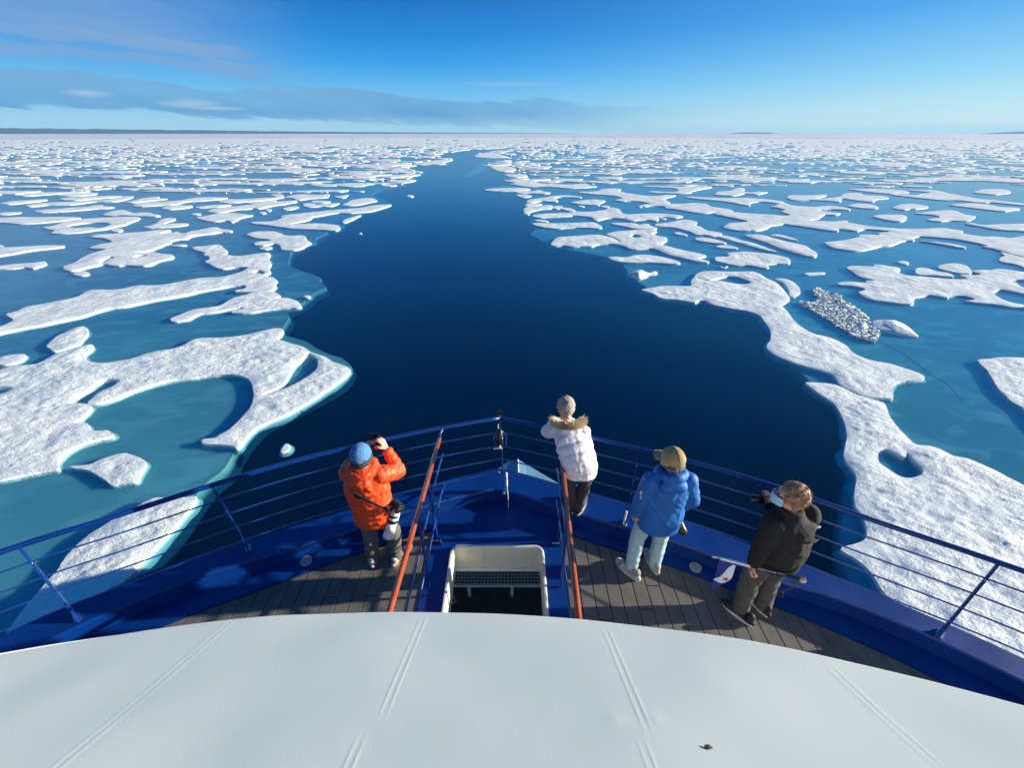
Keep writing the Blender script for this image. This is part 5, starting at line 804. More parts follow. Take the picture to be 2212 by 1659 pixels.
def post(b, tp, wdt=.055, th=.014, gus=True, dirn=None):
    """flat bar stanchion, deep across the rail"""
    b = Vector(b); tp = Vector(tp); ax = (tp-b).normalized(); nrm = Vector(dirn or (b.x, b.y*1.4, 0)).normalized(); nrm = (nrm-ax*nrm.dot(ax)).normalized(); sd_ = ax.cross(nrm)
    m = MB(); pts = [b, b+(tp-b)*.12, b+(tp-b)*.25, tp]; wd = [wdt*1.9 if gus else wdt, wdt*1.25, wdt, wdt*.8]; v = []; f = []
    for p, w_ in zip(pts, wd):
        for s1, s2 in ((-1, -1), (1, -1), (1, 1), (-1, 1)): v.append(p+nrm*(s1*w_/2)+sd_*(s2*th/2))
    for j in range(3):
        for k in range(4): f.append((j*4+k, j*4+(k+1) % 4, j*4+4+(k+1) % 4, j*4+4+k))
    f += [(3, 2, 1, 0), (12, 13, 14, 15)]; m.add(v, f)
    o = m.build('stanchion', MT['navy'], rail)
    m = MB(); m.box(b+Vector((0, 0, .008)), (.10, .05, .014), Matrix.Rotation(math.atan2(nrm.y, nrm.x), 3, 'Z')); m.build('foot_plate', MT['steel'], rail)
    for s1 in (-1, 1): m = MB(); m.ball(b+nrm*(s1*.038)+Vector((0, 0, .018)), .010, 6); m.build('bolt', MT['steel'], rail, True)
    for q in (.26, .44, .62, .81): m = MB(); m.ball(b+(tp-b)*q-nrm*(wdt*.35), .008, 5); m.build('bolt', MT['steel'], rail, True)
post((1.33, 3.27, ZC), (1.385, 3.455, D+1.16), .045, .012)
post((-2.90, 2.93, ZC), (-2.93, 2.915, D+1.16))
post((-4.10, 2.17, ZC), (-4.11, 2.225, D+1.16), .07, .018)
post((3.90, 2.02, ZC), (3.90, 2.07, D+1.16), .065, .018)
post((-5.2, 1.2, ZC), (-5.25, 1.35, D+1.16)); post((5.0, 1.0, ZC), (5.05, 1.15, D+1.16))
post((-.10, 3.76, ZC), (-.146, 4.02, D+1.16), .05, .014, dirn=(0, 1, 0))
m_ = MB(); m_.tube([(-.07, 3.80, ZC+.30), (-.065, 3.78, ZC+.1)], .013, 8); m_.tube([(-.065, 3.78, ZC+.1), (-.05, 3.70, ZC+.01), (-.045, 3.66, D+.03)], .004, 6); m_.build('earth_lead', MT['white'], rail)
m_ = MB(); m_.tube([(1.30, 3.255, ZC+.015), (1.318, 3.275, ZC+.20)], .013, 8); m_.build('clamp', MT['white'], rail)

# ---- teak handrails either side of the hatch
def handrail(x0, x1, yf, yn, top_z, foot):
    m = MB(); m.tube([(x0, yf, top_z), (x1, yn, top_z), (x1, .6, top_z)], .025, 14)
    h = m.build('teak_handrail', MT['teak'], ship, True)
    m = MB(); j = yn+.17; t = (yf-j)/(yf-yn); xx = x0+(x1-x0)*t; m.tube([(xx, j, top_z), (xx, j+.006, top_z)], .0262, 14); m.build('joint_ring', MT['caulk'], h)
    m = MB(); m.tube([(x0, yf, top_z), (x0, yf+.06, top_z+.035), (x0+.02, yf+.11, top_z+.06)], .018, 8); m.build('bracket', MT['navy'], h)
    return h
hL = handrail(-.835, -.90, 3.72, 1.75, D+1.1, 0)
hR = handrail(.545, .485, 3.62, 1.69, D+1.1, 0)
# rods and stanchions under the handrails
def rod(pts, r, par): m = MB(); m.tube(pts, r, 8); m.build('guard_rod', cable, par, True)
for h, x in ((hL, -.87), (hR, .52)):
    rod([(x, .6, D+.80), (x, 3.6, D+.72), (x, 3.96, D+.66), (x, 4.0, D+.60)] if x < 0 else [(x, .6, D+.82), (x, 3.55, D+.80), (x, 3.6, D+.74)], .011, h)
    rod([(x, .6, D+.44), (x, 3.55, D+.33), (x, 3.86, D+.24), (x, 3.88, D+.205)] if x < 0 else [(x, .6, D+.46), (x, 3.4, D+.44), (x, 3.45, D+.3)], .011, h)
    ys = 3.17 if x < 0 else 3.14
    m = MB(); m.box((x, ys-.02, D+.55), (.014, .055, 1.06), Matrix.Rotation(R(2), 3, 'X')); m.build('stanchion', MT['navy'], h)
    m = MB(); m.box((x, ys, D+.022), (.11, .10, .014)); m.box((x-.03, ys-.01, D+.05), (.012, .07, .06)); m.box((x+.035, ys-.01, D+.05), (.012, .07, .06))
    m.build('foot_plate', MT['navy'], h)
    m = MB(); m.tube([(x-.055, ys-.03, D+.06), (x+.055, ys-.03, D+.06)], .011, 8); m.build('bolt', MT['steel'], h)
# flat blue strut leaning between handrail and foot on the left
m = MB(); m.tube([(-.86, 2.6, D+1.08), (-.87, 2.6, D+.02)], .014, 8); m.build('stanchion', MT['navy'], hL)
m = MB(); m.tube([(.51, 2.6, D+1.08), (.52, 2.6, D+.02)], .014, 8); m.build('stanchion', MT['navy'], hR)

# ---- wheelhouse: sloping white roof with folded seams, and the wall that carries it
PHI = R(30.3); ed = [(-3.4, .55), (-2.6, 1.12), (-1.904, 1.514), (-1.646, 1.598), (-1.345, 1.677), (-.997, 1.731), (-.614, 1.75), (-.414, 1.744), (-.057, 1.732), (.293, 1.698), (.576, 1.64), (.902, 1.558), (1.112, 1.479), (1.395, 1.38), (1.597, 1.267), (2.3, .86), (3.0, .3)]
ex = [p[0] for p in ed]; ey = [p[1] for p in offset_curve([(x, y, 0) for x, y in ed], 1)]
def rp(x, v_, h):   # plan coordinates in the sloping plane, h above it
    return (x, v_*math.cos(PHI)+h*math.sin(PHI)-math.sin(PHI)*1.0, CAMZ-v_*math.sin(PHI)+h*math.cos(PHI)-math.cos(PHI)*1.0)
SE = [(-1.165, .3, 1.70), (-.375, 1.2, 1.70), (-.41, .3, 1.13), (.375, 1.14, 1.63), (.345, .3, 1.11), (1.10, 1.05, 1.43)]
def seam_h(x, v_):
    h = 0
    for sx, v0, v1 in SE:
        c = sx+.028*(v_-1.4)*(1 if sx < 0 else -1)
        dx = x-c
        if abs(dx) < .12:
            e = min(1, max(0, (v_-v0+.02)/.06))*min(1, max(0, (v1+.01-v_)/.06))
            wv = 1+.35*mnoise.noise(Vector((v_*9, sx*7, 0)))
            h += .11*e*wv*(.0042*math.exp(-((dx-.011)/.0045)**2)+.0036*math.exp(-((dx+.011)/.0045)**2)-.0014*math.exp(-(dx/.05)**2))
    h += .0016*math.exp(-((v_-1.178-.01*x)/.004)**2)*(1 if -.75 < x < .45 else 0)
    h += .012*mnoise.noise(Vector((x*1.3, v_*1.7, 3)))+.0032*mnoise.noise(Vector((x*3.1+4, v_*3.6, 5)))+.00025*mnoise.noise(Vector((x*13, v_*13, 1)))
    h -= .03*(abs(x)/2)**2; h += .0035*math.exp(-((v_-1.43-.45*x)/.05)**2)*(1 if -1.9 < x < -1.2 else 0)
    return h
xs = np.unique(np.concatenate([np.linspace(-3.4, 3.0, 150)]+[np.linspace(s[0]-.06, s[0]+.06, 34) for s in SE])); nv_ = 130
v = []; f = []; n = len(xs)
lx = np.array(ex); ly = np.array(ey)
from bisect import bisect
def edge_at(x):
    # smooth the plotted front edge
    return float(np.interp(x, lx, ly)*.5+.25*np.interp(x-.12, lx, ly)+.25*np.interp(x+.12, lx, ly))
for j in range(nv_+1):
    for x in xs:
        e = edge_at(x); t = j/nv_; vv = -1.2+(e+1.2)*(1-(1-t)**1.5); v.append(rp(x, vv, seam_h(x, vv)-.012*max(0, 1-(e-vv)/.02)**2))
for j in range(nv_):
    for k in range(n-1): a = j*n+k; f.append((a, a+1, a+n+1, a+n))
roof = pyd('wheelhouse_roof', v, f, MT['roofw'], ship, True)
lip = [[rp(x, edge_at(x), seam_h(x, edge_at(x))-.012) for x in xs], [rp(x, edge_at(x)+.004, -.03) for x in xs], [rp(x, edge_at(x)-.004, -.10) for x in xs], [rp(x, edge_at(x)-.25, -.10) for x in xs]]
strip('roof_edge', lip, MT['white'], ship, False)
wl = [(x, edge_at(x)*math.cos(PHI)-.95) for x in np.linspace(-3.2, 2.9, 40)]
m = MB(); m.add([(x, y, D-.01) for x, y in wl]+[(x, y, rp(x, edge_at(x)-.45, -.11)[2]) for x, y in wl], [(i, i+1, 41+i, 40+i) for i in range(39)]); m.build('wheelhouse_wall', MT['white'], ship)
c = rp(.526, 1.09, .006)
m = MB(); m.add([rp(.514, 1.088, .002), rp(.528, 1.083, .002), rp(.540, 1.088, .002), rp(.531, 1.094, .006), rp(.521, 1.094, .005)], [(0, 1, 2, 3, 4)]); m.add([rp(.514, 1.088, .001), rp(.528, 1.083, .001), rp(.540, 1.088, .001), rp(.527, 1.089, .005)], [(0, 1, 3), (1, 2, 3), (2, 0, 3)])
m.build('paint_chip', MT['caulk']); tag(bpy.data.objects['paint_chip'], 'small dark chip lying on the white roof at the bottom right', 'chip')

# ---- gadgets clamped on the bow post
ac = empty('action_camera', (-.146, 4.03, D+1.2), label='small black action camera on top of the bow railing post', cat='camera')
m = MB(); m.box((-.150, 4.04, D+1.245), (.072, .04, .052)); m.build('body', MT['black'], ac, bevel=.006)
m = MB(); m.cyl((-.166, 4.06, D+1.25), (-.166, 4.069, D+1.25), .014, 14); m.build('lens', MT['glass'], ac)
m = MB(); m.cyl((-.146, 4.035, D+1.19), (-.146, 4.035, D+1.222), .013, 10); m.build('mount', MT['steel'], ac)
fl = empty('bow_floodlight', (-.14, 3.95, D+.95), label='black floodlight and bracket strapped to the bow post below the top rail', cat='floodlight')
m = MB(); m.tube([(-.150, 3.97, D+1.06), (-.150, 3.95, D+1.03), (-.148, 3.93, D+.92), (-.146, 3.92, D+.86)], [.024, .040, .045, .036], 14); m.build('housing', MT['black'], fl, True)
m = MB(); m.tube([(-.205, 3.93, D+.84), (-.22, 3.94, D+.93), (-.19, 3.97, D+1.02), (-.11, 3.97, D+1.02), (-.072, 3.95, D+.95), (-.075, 3.93, D+.84)], .007, 8); m.build('yoke', cable, fl)
m = MB()
for a, b in ((-.16, .96), (-.14, .96), (-.16, .94), (-.14, .94), (-.118, .96), (-.12, .88), (-.17, .88)): m.ball((a, 3.905, D+b), .006, 5)
m.build('screw', MT['white'], fl)
m = MB(); m.tube([(-.225, 3.90, D+.800), (-.185, 3.89, D+.815), (-.12, 3.885, D+.822)], .011, 8); m.tube([(-.15, 3.90, D+.82), (-.145, 3.90, D+.86)], .009, 8); m.build('clamp_lever', MT['lensw'], fl)
m = MB(); m.tube([(-.165, 3.99, D+1.12), (-.17, 3.97, D+1.08), (-.155, 3.96, D+1.06)], .004, 6); m.build('tether', MT['white'], fl)
# ================================================================== PEOPLE
V3 = lambda *a: Vector(a)
def lerp(a, b, t): return Vector(a).lerp(Vector(b), t)
def hand_parts(m, wrist, elbow, palm_dir, palm_n, curl, thumb_side, spread=.1):
    """palm, four unequal jointed fingers and a thumb, added to the skin"""
    wrist = Vector(wrist); d = Vector(palm_dir).normalized(); n = Vector(palm_n); n = (n-d*n.dot(d)).normalized(); s = d.cross(n).normalized()*thumb_side
    for k in range(4):
        o = (k-1.5)*.0195; a = wrist+s*(o*.7)+d*.012; b = wrist+d*.082+s*o; m.cap(a, .014, b, .0125, 8)
        L = (.070, .078, .072, .056)[3-k] if True else 0; L = {3: .070, 2: .080, 1: .074, 0: .058}[k]
        p = b; ang = 0; dd = d
        for j, (fr, rr_) in enumerate(((.46, .0095), (.30, .0085), (.24, .0078))):
            ang += curl*(.8, 1.1, .8)[j]; dd = (d*math.cos(ang)+n*math.sin(ang)+s*(o*spread*4)).normalized(); q = p+dd*L*fr; m.cap(p, rr_+.0008, q, rr_, 8); p = q
    t0 = wrist+d*.022+s*.026; t1 = t0+(d*.6+s*.75+n*.35).normalized()*.036; t2 = t1+(d*.9+s*.15+n*(.3+curl*.6)).normalized()*.032; m.cap(t0, .013, t1, .011, 8); m.cap(t1, .011, t2, .009, 8)
def head_parts(m, c, fwd, up, r=.1):
    """skull, jaw, nose, lips, ears and neck stump; fwd is where the face looks"""
    c = Vector(c); f = Vector(fwd).normalized(); u = Vector(up); u = (u-f*u.dot(f)).normalized(); s = f.cross(u)
    B = Matrix((s, f, u)).transposed()
    m.ball(c+u*.015-f*.012, r, 10, (.80, .98, .98), B)
    m.ball(c+f*.028-u*.045, r*.74, 9, (.80, .88, 1.0), B)
    m.cap(c+f*.092+u*.008, .009, c+f*.112-u*.018, .013, 8)
    m.ball(c+f*.088-u*.048, .018, 6, (1.2, .5, .45), B); m.ball(c+f*.076-u*.082, .022, 6, (1, .8, .7), B)
    for k in (-1, 1):
        m.ball(c+s*(k*.080)-u*.006-f*.005, .026, 6, (.35, .75, 1.15), B); m.ball(c+s*(k*.034)+f*.078+u*.012, .015, 6, (1.1, .6, .6), B); m.cap(c+s*(k*.018)+f*.086+u*.03, .008, c+s*(k*.05)+f*.072+u*.032, .007, 6)
    return s, f, u
def trunk(m, rows, n=20, power=2.3):
    """closed loft of super-ellipses: (x, y, z, rx, ry, yaw)"""
    v = []; f = []
    for x, y, z, rx, ry, yw in rows:
        for k in range(n):
            a = 2*math.pi*k/n; ca, sa = math.cos(a), math.sin(a); px = rx*math.copysign(abs(ca)**(2/power), ca); py = ry*math.copysign(abs(sa)**(2/power), sa)
            v.append((x+px*math.cos(yw)-py*math.sin(yw), y+px*math.sin(yw)+py*math.cos(yw), z))
    for j in range(len(rows)-1):
        for k in range(n): f.append((j*n+k, j*n+(k+1) % n, (j+1)*n+(k+1) % n, (j+1)*n+k))
    f.append(tuple(range(n))[::-1]); f.append(tuple((len(rows)-1)*n+k for k in range(n))); m.add(v, f)
def shoe(parent, heel, toe_dir, name_m, sole_m, L=.28, pitch=0):
    heel = Vector(heel); d = Vector(toe_dir).normalized(); heel = heel-d*.012; s = Vector((d.y, -d.x, 0)); m = MB()
    prof = [(-.02, .030, .050, .060), (.02, .037, .062, .075), (.07, .036, .060, .085), (.12, .036, .048, .072), (.17, .044, .036, .055), (.22, .047, .030, .046), (.255, .040, .026, .040), (.275, .022, .018, .030)]
    for a, b in zip(prof[:-1], prof[1:]):
        m.cap(heel+d*a[0]+V3(0, 0, .025+a[2]*.5), a[1], heel+d*b[0]+V3(0, 0, .025+b[2]*.5), b[1], 10, ((0, 0, 1), .85))
    m.cap(heel+d*.015+V3(0, 0, .06), .042, heel+d*.01+V3(0, 0, .115), .040, 10)
    up = m.fuse('shoe', name_m, parent, .0075, 3)
    q = []; n = 20
    for z, e in ((0, 0), (.026, .004)):
        for k in range(n):
            a = 2*math.pi*k/n; t = .125+.155*math.cos(a); wv = (.040+.008*math.cos(a-.2))*math.sin(a)*(1 if abs(math.cos(a)) < .8 else 1.0)
            p = heel+d*t+s*wv*1.06+V3(0, 0, z+.001); q.append(p+s*math.copysign(e, wv))
    f = [(k, (k+1) % n, n+(k+1) % n, n+k) for k in range(n)]+[tuple(range(n))[::-1], tuple(range(n, 2*n))]
    pyd('sole', q, f, sole_m, up)
    # laces
    lm = MB()
    for k in range(4): c = heel+d*(.115+k*.024)+V3(0, 0, .089-k*.010); lm.tube([c-s*.024, c+V3(0, 0, .006), c+s*.024], .0035, 6)
    lm.build('lace', MT['sole'], up)
    return up
def legs(parent, m_, hip, J, wt=(.098, .075, .062), hem=.075, wr=.013, seat=(.165, .125), voxel=.013, sc=7):
    """J = [(hip, knee, ankle), ...]"""
    m = MB(); hip = Vector(hip); m.cap(hip+V3(-.065, 0, .02), .115, hip+V3(.065, 0, .02), .115, 14, ((0, 1, 0), .95)); m.cap(hip+V3(-.06, 0, .1), .105, hip+V3(.06, 0, .1), .105, 12, ((0, 1, 0), .9))
    for h, k, a in J: m.cap(h, wt[0], k, wt[1], 14); m.cap(k, wt[1], a, wt[2], 14); m.cap(a, wt[2], Vector(a)-V3(0, 0, .01), hem, 14, ((0, 0, 1), .6))
    return m.fuse('trousers', m_, parent, voxel, 3, wrinkle(wr, sc, (1, 1, 2.0)))
def skin_body(parent, hip, chest, neck, headc, fwd, up, arms, legsJ, hands):
    """one continuous figure under the clothes"""
    m = MB(); m.cap(Vector(hip)+V3(-.05, 0, 0), .085, Vector(hip)+V3(.05, 0, 0), .085, 12); m.cap(hip, .095, chest, .10, 12); m.cap(Vector(chest)+V3(-.08, 0, .02), .07, Vector(chest)+V3(.08, 0, .02), .07, 12)
    m.cap(lerp(chest, neck, .3), .06, neck, .052, 12); m.cap(neck, .054, Vector(headc)-Vector(up)*.04, .056, 12)
    for s_, e, h in arms: m.cap(s_, .055, e, .040, 10); m.cap(e, .040, h, .027, 10)
    for h, k, a in legsJ: m.cap(h, .078, k, .052, 10); m.cap(k, .052, a, .038, 10); m.cap(a, .038, Vector(a)+V3(0, .05, -.03), .03, 8)
    B = head_parts(m, headc, fwd, up)
    for h in hands: hand_parts(m, *h)
    return m.fuse('body', MT['skin'], parent, .0062, 2), B
def puff(axis_pts, pitch, depth, base):
    """quilted baffles: rings pinched in every `pitch` metres along the nearest limb"""
    segs = [(Vector(a), Vector(b), o) for a, b, o in axis_pts]
    def f(p, n):
        best = 1e9; t_ = 0
        for a, b, o in segs:
            d = b-a; L = d.length; t = max(0, min(1, (p-a).dot(d)/(L*L))); q = (p-a-d*t).length
            if q < best: best = q; t_ = o+t*L
        ph = (t_/pitch+.12*mnoise.noise(p*6)) % 1; return depth*(max(0, math.sin(math.pi*ph))**.4-1)+base(p, n)
    return f
def eyes(parent, B, c, col=(.02, .015, .012)):
    s, f, u = B; m = MB()
    for k in (-1, 1): m.ball(Vector(c)+s*(k*.032)+f*.088+u*.012, .0085, 6)
    m.build('eye', MT['glass'], parent, True)

# ---------------- person in the orange-red down jacket -----------------
p1 = empty('person', (-1.42, 2.92, D), label='person in puffy orange-red jacket and blue knit cap photographing at the left rail', cat='person')
z = D
hip = V3(-1.385, 2.87, z+.90); ch = V3(-1.385, 2.85, z+1.24); nk = V3(-1.375, 2.84, z+1.47); hc = V3(-1.365, 2.855, z+1.60)
aR = (V3(-1.225, 2.84, z+1.39), V3(-1.10, 2.98, z+1.30), V3(-1.21, 3.06, z+1.52)); aL = (V3(-1.535, 2.86, z+1.38), V3(-1.60, 3.06, z+1.30), V3(-1.43, 3.10, z+1.47))
lg = [(V3(-1.47, 2.87, z+.86), V3(-1.52, 2.93, z+.48), V3(-1.535, 2.90, z+.11)), (V3(-1.30, 2.87, z+.86), V3(-1.27, 2.94, z+.48), V3(-1.285, 2.92, z+.11))]
body, B = skin_body(p1, hip, ch, nk, hc, (.12, 1, .05), (0, .06, 1), [aR, aL], lg, [(aR[2], aR[1], V3(-.35, .1, .93), V3(-.8, .15, -.45), .62, 1), (aL[2], aL[1], V3(.45, 0, .9), V3(.8, .2, -.5), .5, -1)])
eyes(p1, B, hc)
m = MB(); trunk(m, [(-1.38, 2.865, z+.76, .200, .155, 0), (-1.38, 2.865, z+.80, .212, .165, 0), (-1.382, 2.86, z+.95, .205, .160, 0), (-1.385, 2.85, z+1.10, .205, .155, 0), (-1.385, 2.845, z+1.25, .215, .155, 0), (-1.385, 2.845, z+1.38, .195, .130, 0), (-1.38, 2.845, z+1.46, .115, .095, 0), (-1.378, 2.845, z+1.50, .08, .08, 0)])
for s_, e, h in (aR, aL): m.cap(s_, .092, e, .074, 14); m.cap(e, .074, lerp(e, h, .86), .052, 14); m.cap(lerp(e, h, .86), .047, lerp(e, h, .93), .044, 12)
m.tube([V3(-1.38, 2.75, z+1.43)+V3(.115*math.cos(a), .10+.105*math.sin(a), .03+.02*math.sin(a)) for a in [math.pi*2*k/16 for k in range(17)]], .042, 10)   # collar and hood roll
m.cap(V3(-1.42, 2.74, z+1.36), .065, V3(-1.34, 2.74, z+1.36), .065, 12, ((0, 1, 0), .75)); m.cap(V3(-1.385, 2.735, z+1.29), .05, V3(-1.385, 2.74, z+1.36), .08, 12, ((0, 1, 0), .7))
ax = [(V3(-1.385, 2.85, z+.76), V3(-1.385, 2.85, z+1.46), 0), (aR[0], aR[1], .0), (aR[1], aR[2], .2), (aL[0], aL[1], .0), (aL[1], aL[2], .2)]
m.fuse('jacket', MT['red'], p1, .0085, 2, puff(ax, .066, .014, wrinkle(.007, 16, (1, 1, 1.6))))
legs(p1, MT['gtrs'], hip, lg, (.098, .080, .068), .070)
shoe(p1, (-1.54, 2.86, z), (-.25, 1, 0), MT['shoeg'], MT['soleo']); shoe(p1, (-1.29, 2.87, z), (.42, .9, 0), MT['shoeg'], MT['soleo'])
s, f_, u = B; Bm = Matrix((s, f_, u)).transposed()
m = MB(); m.ball(hc+u*.030-f_*.012, .110, 14, (.86, 1.0, 1.02), Bm)
cap_o = m.fuse('beanie', MT['bean'], p1, .007, 3, wrinkle(.004, 22))
bm = bmesh.new(); bm.from_mesh(cap_o.data); bmesh.ops.bisect_plane(bm, geom=bm.verts[:]+bm.edges[:]+bm.faces[:], plane_co=hc+u*.012, plane_no=u+f_*.15, clear_inner=True); bm.to_mesh(cap_o.data); bm.free()
m = MB(); n = 28
rows = []
for hgt, e in ((-.038, .0), (-.034, .006), (.020, .008), (.026, .002)): rows.append([hc-f_*.012+u*(hgt+.0)+s*math.cos(a)*(.089+e)+f_*math.sin(a)*(.104+e)-u*(.15*math.sin(a)*.104*-1) for a in [2*math.pi*k/n for k in range(n)]])
v = [q for r_ in rows for q in r_]; m.add(v, [(j*n+k, j*n+(k+1) % n, (j+1)*n+(k+1) % n, (j+1)*n+k) for j in range(3) for k in range(n)]); m.build('beanie_band', MT['band'], p1, True)
# sling strap over the right shoulder blade to the hip
def strap_on(parent, pts, wdt, nrm, name='strap', m_=None, th=.003):
    m = MB(); nrm = Vector(nrm).normalized(); P = offset_curve(pts, 5); v = []; f = []
    for i, p in enumerate(P):
        d = (P[min(i+1, len(P)-1)]-P[max(i-1, 0)]).normalized(); sd_ = d.cross(nrm).normalized(); 
        for a, b in ((-1, 0), (1, 0), (1, 1), (-1, 1)): v.append(p+sd_*(a*wdt/2)+nrm*(b*th))
    for i in range(len(P)-1):
        for k in range(4): f.append((i*4+k, i*4+(k+1) % 4, i*4+4+(k+1) % 4, i*4+4+k))
    m.add(v, f); return m.build(name, m_ or MT['strap'], parent)
tl = empty('telephoto_camera', (-1.13, 2.84, z+1.0), label='camera with big white telephoto lens hanging at the red jacketed hip', cat='camera')
A = V3(-1.135, 2.83, z+.985); Bp = V3(-1.235, 2.70, z+.66); dn = (Bp-A).normalized()
def ringed(par, name, m_, segs):
    m = MB()
    for t0, t1, r0, r1 in segs: m.tube([A+dn*t0, A+dn*(t0+.001), A+dn*(t1-.001), A+dn*t1], [r0*.96, r0, r1, r1*.96], 22)
    return m.build(name, m_, par, True)
ringed(tl, 'lens', MT['lensw'], [(.03, .10, .037, .040), (.125, .150, .040, .041), (.185, .27, .046, .052), (.27, .345, .054, .056)])
ringed(tl, 'lens_grip', MT['black'], [(.10, .125, .041, .041), (.150, .185, .043, .045), (.345, .372, .057, .057)])
ringed(tl, 'lens_ring', MT['soleo'], [(.262, .268, .0525, .0528)])
Mx = dn.to_track_quat('Z', 'Y').to_matrix()
m = MB(); m.box(A-dn*.005+V3(.0, .0, .0), (.135, .10, .055), Mx); m.box(A+Mx @ V3(0, .062, .008), (.06, .04, .05), Mx); m.box(A+Mx @ V3(.055, 0, .02), (.03, .09, .05), Mx); m.build('camera_body', MT['black'], tl, bevel=.008)
m = MB(); m.box(A+Mx @ V3(0, 0, -.036), (.08, .055, .006), Mx); m.build('camera_screen', MT['glass'], tl); m = MB(); m.cyl(A+Mx @ V3(.045, .06, -.0), A+Mx @ V3(.045, .075, 0), .014, 12); m.cyl(A+Mx @ V3(-.05, .055, 0), A+Mx @ V3(-.05, .066, 0), .012, 12); m.build('dial', MT['silver'], tl)
m = MB(); m.box(A+Mx @ V3(0, -.056, .12), (.03, .016, .11), Mx); m.box(A+Mx @ V3(0, .02, .0), (.10, .004, .05), Mx); m.build('lens_foot', MT['lensw'], tl)
sp = strap_on(p1, [(-1.44, 2.665, z+1.335), (-1.385, 2.678, z+1.27), (-1.30, 2.682, z+1.19), (-1.22, 2.70, z+1.11), (-1.165, 2.76, z+1.045)], .030, (0, -1, .1), 'sling_strap')
m = MB(); m.box((-1.40, 2.667, z+1.29), (.06, .02, .045), Matrix.Rotation(R(40), 3, 'Y')); m.box((-1.185, 2.715, z+1.075), (.035, .022, .05), Matrix.Rotation(R(-30), 3, 'Y')); m.build('buckle', MT['black'], sp)
ph = empty('mobile_phone', (-1.33, 3.10, z+1.63), label='black mobile phone held up by the person in the red jacket', cat='phone')
rt = Matrix.Rotation(R(-8), 3, 'Z') @ Matrix.Rotation(R(-12), 3, 'X')
m = MB(); m.box((-1.33, 3.10, z+1.625), (.152, .009, .076), rt); m.build('body', MT['black'], ph, bevel=.002)
m = MB(); m.box(V3(-1.33, 3.10, z+1.625)+rt @ V3(0, -.0055, 0), (.14, .001, .068), rt); m.build('screen', MT['glass'], ph)
cp = empty('hand_held_camera', (-1.30, 3.06, z+1.50), label='small silver screened camera held just below the red jacketed person\'s phone', cat='camera')
m = MB(); m.box((-1.30, 3.085, z+1.515), (.10, .03, .065)); m.build('body', MT['black'], cp, bevel=.005); m = MB(); m.box((-1.295, 3.068, z+1.52), (.066, .002, .045)); m.build('screen', MT['steel'], cp)

# ---------------- person in the long white down jacket -----------------
p2 = empty('person', (.76, 3.48, D+.2), label='person in long white puffy jacket with fur trim leaning on the bow rail', cat='person')
hip = V3(.735, 3.31, z+1.035); ch = V3(.645, 3.43, z+1.32); nk = V3(.590, 3.55, z+1.49); hc = V3(.575, 3.635, z+1.585)
aR = (V3(.750, 3.49, z+1.385), V3(.80, 3.60, z+1.25), V3(.68, 3.82, z+1.25)); aL = (V3(.465, 3.52, z+1.385), V3(.395, 3.66, z+1.26), V3(.52, 3.88, z+1.25))
lg = [(V3(.66, 3.32, z+1.05), V3(.655, 3.43, z+.66), V3(.70, 3.46, z+.30)), (V3(.81, 3.30, z+1.05), V3(.83, 3.42, z+.66), V3(.79, 3.44, z+.30))]
body, B = skin_body(p2, hip, ch, nk, hc, (-.1, 1, -.25), (0, .25, 1), [aR, aL], lg, [(aR[2], aR[1], V3(-.9, .3, .0), V3(0, .2, -1), .4, 1), (aL[2], aL[1], V3(.9, .1, 0), V3(0, .2, -1), .4, -1)])
eyes(p2, B, hc)
m = MB(); trunk(m, [(.720, 3.29, z+.985, .150, .13, 0), (.720, 3.29, z+1.01, .190, .165, 0), (.710, 3.30, z+1.11, .205, .175, 0), (.690, 3.34, z+1.20, .200, .168, 0), (.655, 3.40, z+1.29, .208, .165, 0), (.625, 3.455, z+1.37, .205, .155, 0), (.605, 3.505, z+1.43, .165, .125, 0), (.592, 3.54, z+1.49, .09, .09, 0)])
for s_, e, h in (aR, aL): m.cap(s_, .090, e, .076, 14); m.cap(e, .076, lerp(e, h, .9), .055, 14)
m.cap(V3(.545, 3.46, z+1.43), .075, V3(.655, 3.45, z+1.43), .075, 14, ((0, .6, 1), .8)); m.cap(V3(.60, 3.385, z+1.34), .06, V3(.60, 3.45, z+1.44), .11, 14, ((0, 1, 0), .75))
ax = [(V3(.735, 3.29, z+.93), V3(.70, 3.33, z+1.22), 0), (V3(.70, 3.33, z+1.22), V3(.60, 3.48, z+1.50), .29), (aR[0], aR[1], 0), (aR[1], aR[2], .25), (aL[0], aL[1], 0), (aL[1], aL[2], .25)]
m.fuse('jacket', MT['wht'], p2, .0095, 3, puff(ax, .108, .022, wrinkle(.009, 11, (.7, 1, 1.6))))
legs(p2, MT['dtrs'], hip, lg, (.088, .070, .062), .066)
shoe(p2, (.70, 3.42, ZC), (-.2, 1, 0), MT['shoek'], MT['shoek']); shoe(p2, (.80, 3.42, ZC), (.40, .85, 0), MT['shoek'], MT['sole'])
s, f_, u = B; Bm = Matrix((s, f_, u)).transposed()
m = MB(); m.ball(hc+u*.034-f_*.012, .112, 14, (.88, 1.0, 1.02), Bm); m.cap(hc+u*.14-f_*.01, .012, hc+u*.15-f_*.01, .008, 8); m.fuse('beanie', MT['beige'], p2, .007, 2, wrinkle(.006, 28))
